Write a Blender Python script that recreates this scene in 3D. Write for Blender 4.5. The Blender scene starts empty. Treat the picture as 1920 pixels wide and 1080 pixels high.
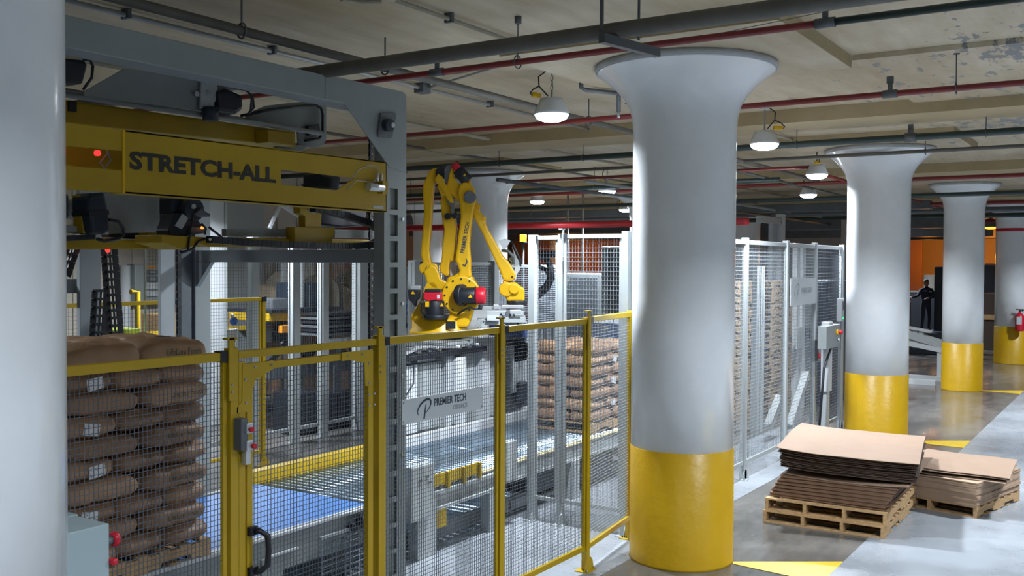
import bpy, math, random
import numpy as np
from mathutils import Vector, Matrix, Euler
random.seed(7)
SC = bpy.context.scene
COL = SC.collection
rad = math.radians

# ---------------------------------------------------------------- camera, world, exposure
# world x runs along the column rows, y runs across them towards the machine cell, z is up
CAM_F, CAM_H = 1850.0, 2.9
PITCH, ROLL, YAW = rad(1.35), rad(0.3), rad(33)
fw = np.array([math.cos(YAW), math.sin(YAW), 0.]); rt = np.array([math.sin(YAW), -math.cos(YAW), 0.]); upv = np.array([0, 0, 1.])
f2 = fw*math.cos(PITCH) - upv*math.sin(PITCH); u2 = upv*math.cos(PITCH) + fw*math.sin(PITCH)
r3 = rt*math.cos(ROLL) + u2*math.sin(ROLL); u3 = u2*math.cos(ROLL) - rt*math.sin(ROLL)
CAMP = np.array([0, 0, CAM_H])
cam = bpy.data.cameras.new('camera'); cam.sensor_width = 36; cam.lens = CAM_F/1920*36; cam.clip_start = .05; cam.clip_end = 300
co = bpy.data.objects.new('camera', cam); COL.objects.link(co)
M = Matrix(((r3[0], u3[0], -f2[0], 0), (r3[1], u3[1], -f2[1], 0), (r3[2], u3[2], -f2[2], CAM_H), (0, 0, 0, 1)))
co.matrix_world = M
SC.camera = co

def hit(px, py, x=None, y=None, z=None):
    "survey helper: the real-world point seen at a photo pixel on a wall or floor plane"
    d = f2 + r3*(px-960)/CAM_F + u3*(540-py)/CAM_F
    t = x/d[0] if x is not None else (y/d[1] if y is not None else (z-CAM_H)/d[2])
    return CAMP + d*t

w = bpy.data.worlds.new('world'); SC.world = w; w.use_nodes = True
w.node_tree.nodes['Background'].inputs[0].default_value = (.62, .78, 1, 1)
w.node_tree.nodes['Background'].inputs[1].default_value = .05
SC.view_settings.view_transform = 'Standard'; SC.view_settings.look = 'None'
SC.view_settings.exposure = 0.24; SC.view_settings.gamma = 1
SC.view_settings.use_curve_mapping = False
SC.cycles.max_bounces = 6; SC.cycles.diffuse_bounces = 4; SC.cycles.glossy_bounces = 3; SC.cycles.transmission_bounces = 4
SC.cycles.sample_clamp_indirect = 4; SC.cycles.use_denoising = True

LAMP_W = 285
# high bay lamps: (x, y, bottom z)
LAMPS_SEEN = [(9.14, 5.44, 4.51), (12.56, 4.26, 4.48), (17.2, 4.9, 4.48), (21.9, 6.42, 4.48), (18.8, 9.8, 4.48), (21.0, 12.9, 4.48), (25.3, 12.6, 4.48), (36.5, 8.0, 4.48), (23.6, 24.4, 4.45)]
LAMPS_OFF = [(.8, .6, 4.33), (7.0, -.6, 4.33), (14.0, -.4, 4.33), (21.5, .2, 4.33), (29.5, .6, 4.33), (-2.5, 6.0, 4.33), (3.3, 9.6, 4.33), (10.6, 12.3, 4.33), (27, 17, 4.33), (-1, -5, 4.33), (7.5, -8, 4.33)]
for i, (x, y, z) in enumerate(LAMPS_SEEN + LAMPS_OFF):
    l = bpy.data.lights.new('lamp_light', 'AREA'); l.shape = 'DISK'; l.size = .34; l.spread = rad(150); l.energy = LAMP_W; l.color = (.86, .93, 1)
    if i >= len(LAMPS_SEEN): l.energy = LAMP_W*(.45 if i in (9, 14, 15) else 1.0)
    o = bpy.data.objects.new('lamp_light', l); o.location = (x, y, z-.085); COL.objects.link(o)
for (x, y, z, e) in [(42.5, 7.6, 3.2, 60), (38, 22, 3.2, 70), (43, 5.0, 3.2, 110)]:
    l = bpy.data.lights.new('sodium_light', 'POINT'); l.energy = e; l.color = (1, .36, .04); l.shadow_soft_size = .2
    o = bpy.data.objects.new('sodium_light', l); o.location = (x, y, z); COL.objects.link(o)

# ---------------------------------------------------------------- materials
MATS = {}
def mat(name, col, rough=.5, metal=0., var=.0, scale=6., bump=0., bscale=40., emit=None, es=1., col2=None, lo=.4, hi=.6, coat=0., stretch=None, alpha=None, spec=None):
    m = bpy.data.materials.new(name); m.use_nodes = True
    nt = m.node_tree; b = nt.nodes['Principled BSDF']
    b.inputs['Base Color'].default_value = (*col, 1); b.inputs['Roughness'].default_value = rough; b.inputs['Metallic'].default_value = metal
    if spec is not None: b.inputs['Specular IOR Level'].default_value = spec
    if coat: b.inputs['Coat Weight'].default_value = coat; b.inputs['Coat Roughness'].default_value = .12
    if alpha is not None: b.inputs['Alpha'].default_value = alpha
    if emit: b.inputs['Emission Color'].default_value = (*emit, 1); b.inputs['Emission Strength'].default_value = es
    if var or bump or col2:
        tc = nt.nodes.new('ShaderNodeTexCoord'); mp = nt.nodes.new('ShaderNodeMapping')
        nt.links.new(tc.outputs['Object'], mp.inputs[0])
        if stretch: mp.inputs['Scale'].default_value = stretch
    if var or col2:
        n = nt.nodes.new('ShaderNodeTexNoise'); n.inputs['Scale'].default_value = scale; n.inputs['Detail'].default_value = 5; n.inputs['Roughness'].default_value = .62
        nt.links.new(mp.outputs[0], n.inputs['Vector'])
        r = nt.nodes.new('ShaderNodeValToRGB'); nt.links.new(n.outputs['Fac'], r.inputs[0])
        r.color_ramp.elements[0].position = lo if col2 else .3; r.color_ramp.elements[1].position = hi if col2 else .7
        c2 = col2 or tuple(min(1, c*(1+var)) for c in col)
        c1 = col if col2 else tuple(c*(1-var) for c in col)
        r.color_ramp.elements[0].color = (*c1, 1); r.color_ramp.elements[1].color = (*c2, 1)
        nt.links.new(r.outputs[0], b.inputs['Base Color'])
    if bump:
        n = nt.nodes.new('ShaderNodeTexNoise'); n.inputs['Scale'].default_value = bscale; n.inputs['Detail'].default_value = 4
        nt.links.new(mp.outputs[0], n.inputs['Vector'])
        bp = nt.nodes.new('ShaderNodeBump'); bp.inputs['Strength'].default_value = bump; bp.inputs['Distance'].default_value = .02
        nt.links.new(n.outputs['Fac'], bp.inputs['Height']); nt.links.new(bp.outputs[0], b.inputs['Normal'])
    MATS[name] = m; return m
YEL = mat('yellow_paint', (.45, .30, .005), .42, 0, .08, 3)
YELC = mat('yellow_column_paint', (.56, .335, .004), .38, 0, .06, 2, .25, 9)
YELR = mat('robot_yellow', (.72, .42, .004), .36, 0, .04, 4)
YELW = mat('machine_yellow', (.40, .26, .005), .45, 0, .08, 2.5)
WHT = mat('column_white_paint', (.84, .88, .92), .16, 0, .05, 1.4, .12, 6)
GRY = mat('machine_grey', (.24, .27, .275), .5, 0, .05, 3)
GRYL = mat('fence_grey', (.38, .415, .43), .42, .1, .05, 3)
GRYD = mat('dark_grey_steel', (.12, .135, .15), .5, .3, .1, 4)
BLK = mat('black_plastic', (.012, .015, .022), .42, 0, .1, 5)
BLKB = mat('blue_black_motor', (.018, .028, .045), .4, 0, .15, 5)
RED = mat('red_plastic', (.55, .01, .03), .35, 0, .05, 4)
WIRE = mat('wire', (.13, .15, .18), .38, .65)
WIREL = mat('light_wire', (.34, .38, .42), .38, .4)
STL = mat('steel', (.55, .60, .66), .28, .9, .08, 6)
ALU = mat('aluminium', (.62, .66, .70), .35, .6, .06, 4)
ROLL = mat('roller_steel', (.34, .44, .54), .30, .85, .1, 8)
BLU = mat('blue_belt', (.055, .18, .48), .5, 0, .08, 3)
BLUD = mat('dark_blue', (.02, .05, .16), .5)
KRAFT = mat('kraft_paper', (.38, .235, .14), .5, 0, .14, 5, .5, 9)
KRAFT2 = mat('kraft_paper_dark', (.28, .165, .095), .5, 0, .16, 5, .5, 9)
INK = mat('green_ink', (.05, .06, .03), .7)
TAGM = mat('white_label_paper', (.70, .73, .78), .5, col2=(.25, .27, .33), scale=45, lo=.56, hi=.62)
CARD = mat('cardboard', (.23, .155, .108), .8, 0, .06, 3, .1, 60)
CARDU = mat('cardboard_shadowed_edge', (.055, .032, .022), .9, 0, .2, 5)  # near-black colour holds the shade on the upper bundle's tilted edges
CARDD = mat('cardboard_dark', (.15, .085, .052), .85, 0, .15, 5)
WOOD = mat('pallet_wood', (.42, .27, .13), .75, 0, .25, 4, .3, 30, stretch=(1, 8, 8))
WOODG = mat('weathered_wood', (.30, .22, .14), .8, 0, .25, 4, .3, 30)
PIPR = mat('red_pipe_paint', (.20, .022, .022), .4, 0, .15, 3)
PIPG = mat('green_pipe_paint', (.028, .050, .050), .4, 0, .15, 3)
PIPY = mat('grey_pipe', (.12, .115, .10), .6, 0, .18, 4)
PIPC = mat('cream_conduit', (.40, .37, .29), .6, 0, .15, 4)
CNDT = mat('galvanised_conduit', (.34, .35, .35), .4, .5, .1, 4)
LENS = mat('lamp_lens', (.9, .95, 1), .3, emit=(.86, .93, 1), es=14)
LENSO = mat('orange_lens', (.9, .4, .05), .3, emit=(1, .32, .03), es=2.4)
LEDR = mat('red_led', (.6, .01, .01), .3, emit=(1, .02, .02), es=2.5)
LEDG = mat('green_led', (.0, .4, .1), .3, emit=(.02, 1, .2), es=1.5)
LEDO = mat('orange_led', (.6, .2, .01), .3, emit=(1, .25, .05), es=2)
DRUM = mat('lamp_housing', (.62, .66, .70), .35, .1)
NAVY = mat('navy_cloth', (.012, .018, .035), .9)
SKIN = mat('skin', (.22, .11, .07), .6)
HAIR = mat('dark_hair', (.01, .009, .008), .7)
FILM = mat('stretch_film', (.40, .44, .47), .18, 0, .18, 2.2, .15, 6)
BLUP = mat('blue_paper', (.18, .36, .72), .6, col2=(.55, .66, .85), scale=14, lo=.45, hi=.55)
BEIG = mat('beige_sack', (.30, .245, .17), .8, 0, .2, 4, .5, 5)
WALLM = mat('cream_wall', (.50, .47, .42), .7, 0, .06, 2)
WALLW = mat('white_wall', (.50, .53, .56), .6, 0, .04, 1)
WALLD = mat('brick_wall_paint', (.34, .31, .28), .8, 0, .12, 1)
PLATE = mat('sign_plate', (.50, .54, .57), .4, .1)
SIGNB = mat('sign_navy', (.02, .035, .06), .5)
SIGNG = mat('sign_grey', (.30, .33, .36), .5)

def floor_mat(name, c1, c2, r0, r1, scale=.7, scratch=True, stretch=(1, 1, 1)):
    m = bpy.data.materials.new(name); m.use_nodes = True; nt = m.node_tree; b = nt.nodes['Principled BSDF']; L = nt.links.new
    tc = nt.nodes.new('ShaderNodeTexCoord'); mp = nt.nodes.new('ShaderNodeMapping'); mp.inputs['Scale'].default_value = stretch
    L(tc.outputs['Object'], mp.inputs[0])
    n = nt.nodes.new('ShaderNodeTexNoise'); n.inputs['Scale'].default_value = scale; n.inputs['Detail'].default_value = 8; n.inputs['Roughness'].default_value = .65; L(mp.outputs[0], n.inputs['Vector'])
    r = nt.nodes.new('ShaderNodeValToRGB'); r.color_ramp.elements[0].position = .35; r.color_ramp.elements[1].position = .65
    r.color_ramp.elements[0].color = (*c1, 1); r.color_ramp.elements[1].color = (*c2, 1); L(n.outputs['Fac'], r.inputs[0])
    out = r.outputs[0]
    if scratch:
        mp2 = nt.nodes.new('ShaderNodeMapping'); mp2.inputs['Scale'].default_value = (1, 7, 1); mp2.inputs['Rotation'].default_value = (0, 0, .5); L(tc.outputs['Object'], mp2.inputs[0])
        n2 = nt.nodes.new('ShaderNodeTexNoise'); n2.inputs['Scale'].default_value = 1.3; n2.inputs['Detail'].default_value = 9; n2.inputs['Roughness'].default_value = .7; L(mp2.outputs[0], n2.inputs['Vector'])
        r2 = nt.nodes.new('ShaderNodeValToRGB'); r2.color_ramp.elements[0].position = .66; r2.color_ramp.elements[1].position = .70; r2.color_ramp.elements[0].color = (1, 1, 1, 1); r2.color_ramp.elements[1].color = (.92, .92, .92, 1); L(n2.outputs['Fac'], r2.inputs[0])
        mx = nt.nodes.new('ShaderNodeMixRGB'); mx.blend_type = 'MULTIPLY'; mx.inputs[0].default_value = 1; L(out, mx.inputs[1]); L(r2.outputs[0], mx.inputs[2]); out = mx.outputs[0]
    L(out, b.inputs['Base Color'])
    mr = nt.nodes.new('ShaderNodeMapRange'); mr.inputs['From Min'].default_value = .3; mr.inputs['From Max'].default_value = .7; mr.inputs['To Min'].default_value = r0; mr.inputs['To Max'].default_value = r1
    L(n.outputs['Fac'], mr.inputs['Value']); L(mr.outputs[0], b.inputs['Roughness'])
    bp = nt.nodes.new('ShaderNodeBump'); bp.inputs['Strength'].default_value = .12; bp.inputs['Distance'].default_value = .02; L(n.outputs['Fac'], bp.inputs['Height']); L(bp.outputs[0], b.inputs['Normal'])
    return m
CONC = floor_mat('polished_concrete', (.085, .082, .078), (.155, .148, .138), .12, .30, .8, True, (1, 2.2, 1))
LCON = floor_mat('light_floor_paint', (.225, .25, .28), (.30, .33, .37), .16, .40, .9)
YFLO = floor_mat('yellow_floor_paint', (.62, .42, .01), (.75, .52, .02), .3, .5, 1.5)

def ceiling_mat():
    m = bpy.data.materials.new('peeling_ceiling_paint'); m.use_nodes = True; nt = m.node_tree; b = nt.nodes['Principled BSDF']; L = nt.links.new
    tc = nt.nodes.new('ShaderNodeTexCoord')
    def noise(s, det, st=(1, 1, 1), ro=.6):
        mp = nt.nodes.new('ShaderNodeMapping'); mp.inputs['Scale'].default_value = st; L(tc.outputs['Object'], mp.inputs[0])
        n = nt.nodes.new('ShaderNodeTexNoise'); n.inputs['Scale'].default_value = s; n.inputs['Detail'].default_value = det; n.inputs['Roughness'].default_value = ro; L(mp.outputs[0], n.inputs['Vector']); return n.outputs['Fac']
    def ramp(f, p0, p1, c0, c1):
        r = nt.nodes.new('ShaderNodeValToRGB'); r.color_ramp.elements[0].position = p0; r.color_ramp.elements[1].position = p1
        r.color_ramp.elements[0].color = (*c0, 1); r.color_ramp.elements[1].color = (*c1, 1); L(f, r.inputs[0]); return r.outputs[0]
    base = ramp(noise(.45, 6), .35, .68, (.50, .42, .295), (.70, .64, .515))
    st = ramp(noise(1.0, 8, (1, 5, 1)), .35, .75, (.78, .74, .66), (1, 1, 1))
    mx = nt.nodes.new('ShaderNodeMixRGB'); mx.blend_type = 'MULTIPLY'; mx.inputs[0].default_value = 1; L(base, mx.inputs[1]); L(st, mx.inputs[2])
    # flaking patches, denser towards the walkway side
    sep = nt.nodes.new('ShaderNodeSeparateXYZ'); L(tc.outputs['Object'], sep.inputs[0])
    big = noise(.32, 2); fine = noise(2.6, 10, (1, 2.2, 1), .72)
    mr = nt.nodes.new('ShaderNodeMapRange'); mr.inputs['From Min'].default_value = 4.5; mr.inputs['From Max'].default_value = -1.; mr.inputs['To Min'].default_value = -.04; mr.inputs['To Max'].default_value = .16; L(sep.outputs['Y'], mr.inputs['Value'])
    a = nt.nodes.new('ShaderNodeMath'); a.operation = 'MULTIPLY'; a.inputs[1].default_value = .55; L(big, a.inputs[0])
    s = nt.nodes.new('ShaderNodeMath'); s.operation = 'ADD'; L(a.outputs[0], s.inputs[0]); L(fine, s.inputs[1])
    s2 = nt.nodes.new('ShaderNodeMath'); s2.operation = 'ADD'; L(s.outputs[0], s2.inputs[0]); L(mr.outputs[0], s2.inputs[1])
    k = ramp(s2.outputs[0], .93, .95, (0, 0, 0), (1, 1, 1))
    mx2 = nt.nodes.new('ShaderNodeMixRGB'); L(k, mx2.inputs[0]); L(mx.outputs[0], mx2.inputs[1]); mx2.inputs[2].default_value = (.24, .25, .26, 1)
    L(mx2.outputs[0], b.inputs['Base Color']); b.inputs['Roughness'].default_value = .6
    bp = nt.nodes.new('ShaderNodeBump'); bp.inputs['Strength'].default_value = .5; bp.inputs['Distance'].default_value = .01; bp.invert = True; L(k, bp.inputs['Height']); L(bp.outputs[0], b.inputs['Normal'])
    return m
CEIL = ceiling_mat()
TAN = mat('tan_ceiling_paint', (.42, .34, .20), .6, 0, .12, 1.2, .1, 12)

# ---------------------------------------------------------------- mesh builder
ORDW = ['first', 'second', 'third', 'fourth', 'fifth', 'sixth', 'seventh', 'eighth', 'ninth', 'tenth', 'eleventh', 'twelfth', 'thirteenth', 'fourteenth', 'fifteenth', 'sixteenth', 'seventeenth', 'eighteenth', 'nineteenth', 'twentieth', 'twenty-first', 'twenty-second']
def wrootloc(o):
    return Vector((0, 0, 0)) if o is None else (Vector(o['_loc']) if '_loc' in o else Vector((0, 0, 0)))
class MB:
    def __init__(s): s.v = []; s.f = []; s.sm = []
    def add(s, vs, fs, smooth=False):
        n = len(s.v); s.v += [tuple(map(float, v)) for v in vs]; s.f += [tuple(i+n for i in f) for f in fs]; s.sm += [smooth]*len(fs); return s
    def box(s, x0, x1, y0, y1, z0, z1):
        return s.add([(x0, y0, z0), (x1, y0, z0), (x1, y1, z0), (x0, y1, z0), (x0, y0, z1), (x1, y0, z1), (x1, y1, z1), (x0, y1, z1)],
                     [(0, 3, 2, 1), (4, 5, 6, 7), (0, 1, 5, 4), (1, 2, 6, 5), (2, 3, 7, 6), (3, 0, 4, 7)])
    def bar(s, p0, p1, w, h, up=(0, 0, 1), ends=True):
        p0 = Vector(p0); p1 = Vector(p1); d = (p1-p0).normalized(); u = Vector(up)
        if abs(d.dot(u)) > .99: u = Vector((1, 0, 0))
        a = d.cross(u).normalized()*w/2; b = a.cross(d).normalized()*h/2
        vs = [p0-a-b, p0+a-b, p0+a+b, p0-a+b, p1-a-b, p1+a-b, p1+a+b, p1-a+b]
        fs = [(0, 1, 5, 4), (1, 2, 6, 5), (2, 3, 7, 6), (3, 0, 4, 7)] + ([(0, 3, 2, 1), (4, 5, 6, 7)] if ends else [])
        return s.add(vs, fs)
    def cyl(s, p0, p1, r, n=16, r2=None, smooth=True, caps=True):
        p0 = Vector(p0); p1 = Vector(p1); r2 = r if r2 is None else r2; d = (p1-p0).normalized()
        u = Vector((0, 0, 1)) if abs(d.z) < .95 else Vector((1, 0, 0)); a = d.cross(u).normalized(); b = d.cross(a)
        vs = []
        for k in range(n):
            t = 2*math.pi*k/n; e = a*math.cos(t)+b*math.sin(t); vs.append(p0+e*r)
        for k in range(n):
            t = 2*math.pi*k/n; e = a*math.cos(t)+b*math.sin(t); vs.append(p1+e*r2)
        s.add(vs, [(k, (k+1) % n, n+(k+1) % n, n+k) for k in range(n)], smooth)
        if caps:
            s.add(vs[:n], [tuple(range(n-1, -1, -1))]); s.add(vs[n:], [tuple(range(n))])
        return s
    def tube(s, pts, r, n=8, closed=False):
        pts = [Vector(p) for p in pts]; N = len(pts); rings = []
        prev = None
        for i, p in enumerate(pts):
            d = ((pts[(i+1) % N] if (closed or i < N-1) else p) - (pts[i-1] if (closed or i > 0) else p)).normalized()
            if prev is None:
                u = Vector((0, 0, 1)) if abs(d.z) < .9 else Vector((1, 0, 0)); a = d.cross(u).normalized()
            else: a = (prev - d*prev.dot(d)).normalized()
            prev = a; b = d.cross(a); rings.append([p+(a*math.cos(2*math.pi*k/n)+b*math.sin(2*math.pi*k/n))*r for k in range(n)])
        vs = [v for rg in rings for v in rg]; fs = []
        for i in range(N if closed else N-1):
            j = (i+1) % N
            fs += [(i*n+k, i*n+(k+1) % n, j*n+(k+1) % n, j*n+k) for k in range(n)]
        s.add(vs, fs, True)
        if not closed: s.add(rings[0], [tuple(range(n-1, -1, -1))]); s.add(rings[-1], [tuple(range(n))])
        return s
    def lathe(s, prof, c=(0, 0, 0), n=32, smooth=True):
        vs = []; m = len(prof)
        for (r, z) in prof:
            for k in range(n): vs.append((c[0]+r*math.cos(2*math.pi*k/n), c[1]+r*math.sin(2*math.pi*k/n), c[2]+z))
        fs = [(i*n+k, i*n+(k+1) % n, (i+1)*n+(k+1) % n, (i+1)*n+k) for i in range(m-1) for k in range(n)]
        s.add(vs, fs, smooth)
        if prof[0][0] > 1e-4: s.add(vs[:n], [tuple(range(n-1, -1, -1))])
        if prof[-1][0] > 1e-4: s.add(vs[-n:], [tuple(range(n))])
        return s
    def prism(s, pts, off, smooth=False):
        "extrude a planar polygon (3D points) by a vector"
        pts = [Vector(p) for p in pts]; off = Vector(off); n = len(pts)
        vs = pts + [p+off for p in pts]
        return s.add(vs, [tuple(range(n)), tuple(range(2*n-1, n-1, -1))] + [(k, n+k, n+(k+1) % n, (k+1) % n) for k in range(n)], smooth)
    def sphere(s, c, rx, ry=None, rz=None, n=12, m=8):
        ry = ry or rx; rz = rz or rx
        prof = [(math.sin(math.pi*i/m), -math.cos(math.pi*i/m)) for i in range(m+1)]
        vs = [(c[0]+rx*r*math.cos(2*math.pi*k/n), c[1]+ry*r*math.sin(2*math.pi*k/n), c[2]+rz*z) for r, z in prof for k in range(n)]
        return s.add(vs, [(i*n+k, i*n+(k+1) % n, (i+1)*n+(k+1) % n, (i+1)*n+k) for i in range(m) for k in range(n)], True)
    def xf(s, mtx):
        s.v = [tuple(mtx @ Vector(v)) for v in s.v]; return s
    def build(s, name, m, parent=None, bevel=0., label=None, cat=None, group=None, kind=None, seg=2, world=True, loc=None, fixn=True):
        off = wrootloc(parent) if (world and parent is not None) else Vector((0, 0, 0))
        if parent is None and loc is not None: off = Vector(loc)
        me = bpy.data.meshes.new(name); me.from_pydata([(v[0]-off.x, v[1]-off.y, v[2]-off.z) for v in s.v], [], s.f)
        me.polygons.foreach_set('use_smooth', s.sm)
        if fixn:
            import bmesh
            bm = bmesh.new(); bm.from_mesh(me)
            bmesh.ops.remove_doubles(bm, verts=bm.verts, dist=1e-6); bmesh.ops.recalc_face_normals(bm, faces=bm.faces); bm.to_mesh(me); bm.free()
        me.materials.append(m); me.update()
        o = bpy.data.objects.new(name, me); COL.objects.link(o)
        if parent is not None:
            o.parent = parent
            if '_loc' in parent: o['_loc'] = parent['_loc']
        elif loc is not None: o.location = loc
        if bevel:
            b = o.modifiers.new('bevel', 'BEVEL'); b.width = bevel; b.segments = seg; b.limit_method = 'ANGLE'; b.angle_limit = rad(40)
        tag(o, label, cat, group, kind); return o
def tag(o, label=None, cat=None, group=None, kind=None):
    if label: o['label'] = label
    if cat: o['category'] = cat
    if group: o['group'] = group
    if kind: o['kind'] = kind
    return o
def thing(name, label, cat, loc=(0, 0, 0), rz=0., group=None):
    o = bpy.data.objects.new(name, None); COL.objects.link(o); o.location = loc; o.rotation_euler = (0, 0, rz); o.empty_display_size = .1
    if rz == 0: o['_loc'] = tuple(loc)
    return tag(o, label, cat, group)
KIDS = {}
def dup(root, loc=None, rz=None, label=None, group=None):
    kids = {}
    for ob in COL.objects: kids.setdefault(ob.parent, []).append(ob)
    def cp(o, par):
        c = o.copy(); COL.objects.link(c); c.parent = par
        for ch in kids.get(o, []): cp(ch, c)
        return c
    r = cp(root, None)
    if loc is not None: r.location = loc
    if rz is not None: r.rotation_euler = (0, 0, rz)
    if label: r['label'] = label
    if group: r['group'] = group
    return r
def text_mb(body, size, extrude=.001, bold=.0, xs=1., shear=0., sp=1.):
    cu = bpy.data.curves.new('t', 'FONT'); cu.body = body; cu.size = size; cu.extrude = extrude; cu.offset = bold; cu.shear = shear; cu.resolution_u = 3; cu.space_character = sp
    o = bpy.data.objects.new('t', cu); COL.objects.link(o)
    dg = bpy.context.evaluated_depsgraph_get(); me = bpy.data.meshes.new_from_object(o.evaluated_get(dg))
    mb = MB(); mb.add([(v.co.x*xs, v.co.y, v.co.z) for v in me.vertices], [tuple(p.vertices) for p in me.polygons])
    bpy.data.objects.remove(o); bpy.data.curves.remove(cu); bpy.data.meshes.remove(me); return mb
def put_text(mb, origin, xdir, zdir=(0, 0, 1)):
    x = Vector(xdir).normalized(); z = Vector(zdir).normalized(); n = x.cross(z)
    m = Matrix(((x.x, z.x, n.x, origin[0]), (x.y, z.y, n.y, origin[1]), (x.z, z.z, n.z, origin[2]), (0, 0, 0, 1)))
    return mb.xf(m)
def py(pts, V): return [tuple(hit(a, b, y=V)) for a, b in pts]
def pxl(pts, U): return [tuple(hit(a, b, x=U)) for a, b in pts]

# ---------------------------------------------------------------- room shell
CZ = 4.86
b = MB().box(-14, 62, -14, 40, -.2, 0).build('floor', CONC, kind='structure')
pw = MB().box(-14, 62, -14, 2.5, 0, .003).build('painted_walkway', LCON, b)
pc = MB().box(-14, 13.4, 4.28, 9.2, 0, .003); pc.box(13.4, 17.6, 4.28, 5.6, 0, .003); pc.build('painted_cell_floor', LCON, b)
for (cx) in (9.12, 17.2, 25.3, 33.4):
    t = MB().prism([(cx+.05, 3.38, .003), (cx-.05, 2.5, .003), (cx+.73, 2.5, .003), (cx+.12, 3.4, .003)], (0, 0, .002)).build('yellow_marking', YFLO, b)
MB().box(26, 44, 7.1, 7.2, 0, .004).build('white_line', WALLW, b)
ceil = MB().box(-14, 62, -14, 40, CZ+.12, CZ+.4).build('ceiling', CEIL, kind='structure')
MB().box(-14, 62, -14, -13.8, 0, CZ+.12).build('wall_right', WALLM, kind='structure')
MB().box(-14, -13.8, -13.8, 40, 0, CZ+.12).build('wall_front', WALLM, kind='structure')
MB().box(50, 50.2, -13.8, 40, 0, CZ+.12).build('wall_back', WALLD, kind='structure')
wl = MB().box(-13.8, 50, 30, 30.2, 0, CZ+.12).build('wall_left', WALLM, kind='structure')
trim_k = 1
# ---------------------------------------------------------------- columns
def column(x, y, r, label, stripe=False, n=56, drop=True):
    t = thing('concrete_column', label, 'column', (x, y, 0), group=None)
    k = r/.504
    prof = [(r, 1.12), (r, 2.55), (r, 4.2), (r*1.02, 4.34), (r*1.08, 4.46), (r*1.2, 4.56), (r*1.36, 4.65), (r*1.54, 4.73), (r*1.70, 4.79), (r*1.74, 4.80)]
    MB().lathe(prof, (x, y, 0), n).build('shaft', WHT, t)
    MB().lathe([(r*1.755, 4.80), (r*1.77, 4.83), (r*1.76, CZ)], (x, y, 0), n).build('capital_rim', mat_rim, t)
    MB().lathe([(r+.012, 0), (r+.005, .02), (r+.004, 1.118), (r, 1.122)], (x, y, 0), n).build('yellow_band', YELC, t)
    if stripe: MB().lathe([(r+.003, 3.98), (r+.003, 4.07)], (x, y, 0), n).build('red_stripe', RED, t)
    if drop:
        d = MB().box(x-1.34, x+.90, y-1.36, y+1.3, CZ, CZ+.121).build('drop_panel', CEIL, ceil)
        e = MB(); e.box(x-1.352, x-1.341, y-1.36, y+1.3, CZ, CZ+.121); e.box(x-1.34, x+.90, y-1.372, y-1.361, CZ, CZ+.121); e.build('drop_panel_edge', TAN, ceil)
    return t
mat_rim = mat('capital_rim_concrete', (.42, .44, .45), .7, 0, .12, 4, .3, 20)
column(9.12, 3.90, .504, 'large white column with yellow base in the centre right foreground')
column(1.895, 3.885, .504, 'white column cropped by the left edge of the view')
column(17.2, 3.863, .500, 'white and yellow column just behind the cardboard piles')
column(25.35, 3.755, .445, 'white and yellow column third along the walkway row')
column(33.25, 3.535, .50, 'farthest walkway column with thin red stripe and fire extinguisher', stripe=True)
column(17.3, 11.95, .50, 'wide white column directly behind the yellow robot arm')
column(17.24, 19.9, .50, 'white column seen under the wrapper ring behind the rear fence')
column(25.6, 19.9, .50, 'white column partly hidden by the left link of the robot')
column(33.5, 12.0, .50, 'distant white column rising behind the tall grey fence near the pallet tower')
column(40.4, 23.6, .50, 'small far white column beneath the bright red pipe', drop=False)
column(25.3, 11.9, .50, 'white column hidden behind the central foreground column')

# ---------------------------------------------------------------- ceiling beams, pipes, conduits
k = 1
for (x0, x1, y0, y1, z0) in [(13.0, 13.95, -13, 29, 4.80), (21.3, 22.2, -13, 29, 4.80), (29.4, 30.2, -13, 29, 4.78), (37.4, 38.2, -13, 29, 4.76), (10.02, 13.0, .9, 2.52, 4.93), (-3, 0, -13, 29, 4.8)]:
    MB().box(x0, x1, y0, y1, z0, 4.979).build('ceiling_beam', CEIL if x1-x0 > 1 else TAN, ceil)
MB().box(44, 46, -13, 29.8, 4.1, 4.979).build('ceiling_beam', WALLD, ceil)
MB().box(11.4, 12.2, 5.1, 5.7, 4.965, 4.978).build('patch_plate', PIPY, ceil)
def rods(t, U, vs, z, r=.006):
    for v in vs:
        m = MB().cyl((U, v, z), (U, v, CZ+.12), r, 6); m.cyl((U, v, CZ+.06), (U, v, CZ+.12), .03, 8)
        m.tube([(U, v+.0, z+.0+.055*math.cos(a)) if 0 else (U+.055*math.sin(a), v, z+.055*math.cos(a)) for a in np.linspace(0, 6.28, 13)[:-1]], .006, 5, True)
        m.build('hanger_rod', GRYD, t)
def pipe_v(name, U, z, r, v0, v1, m, label, hang=(), valves=(), n=12, split=None, m2=None):
    t = thing(name, label, 'pipe', (U, v0, z))
    if split is None: MB().cyl((U, v0, z), (U, v1, z), r, n).build('pipe_run', m, t)
    else:
        MB().cyl((U, split, z), (U, v1, z), r, n).build('pipe_run', m, t); MB().cyl((U, v0, z), (U, split, z), r*1.02, n).build('pipe_run', m2, t)
    rods(t, U, hang, z)
    for v in valves:
        c = MB().cyl((U, v-.07, z), (U, v+.07, z), r*1.35, n); c.cyl((U, v, z), (U, v, z+.12), r*.8, 8); c.box(U-.02, U+.02, v-.03, v+.03, z+.10, z+.17); c.build('coupling', GRYD, t)
    return t
t = pipe_v('steam_pipe', 5.87, 4.45, .055, -3, 12, PIPY, 'thick dull grey pipe crossing the nearest part of the ceiling', n=16)
c = MB(); c.box(5.765, 5.785, 3.05, 3.07, 4.45, 4.97); c.build('hanger_rod', GRYD, t)
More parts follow.
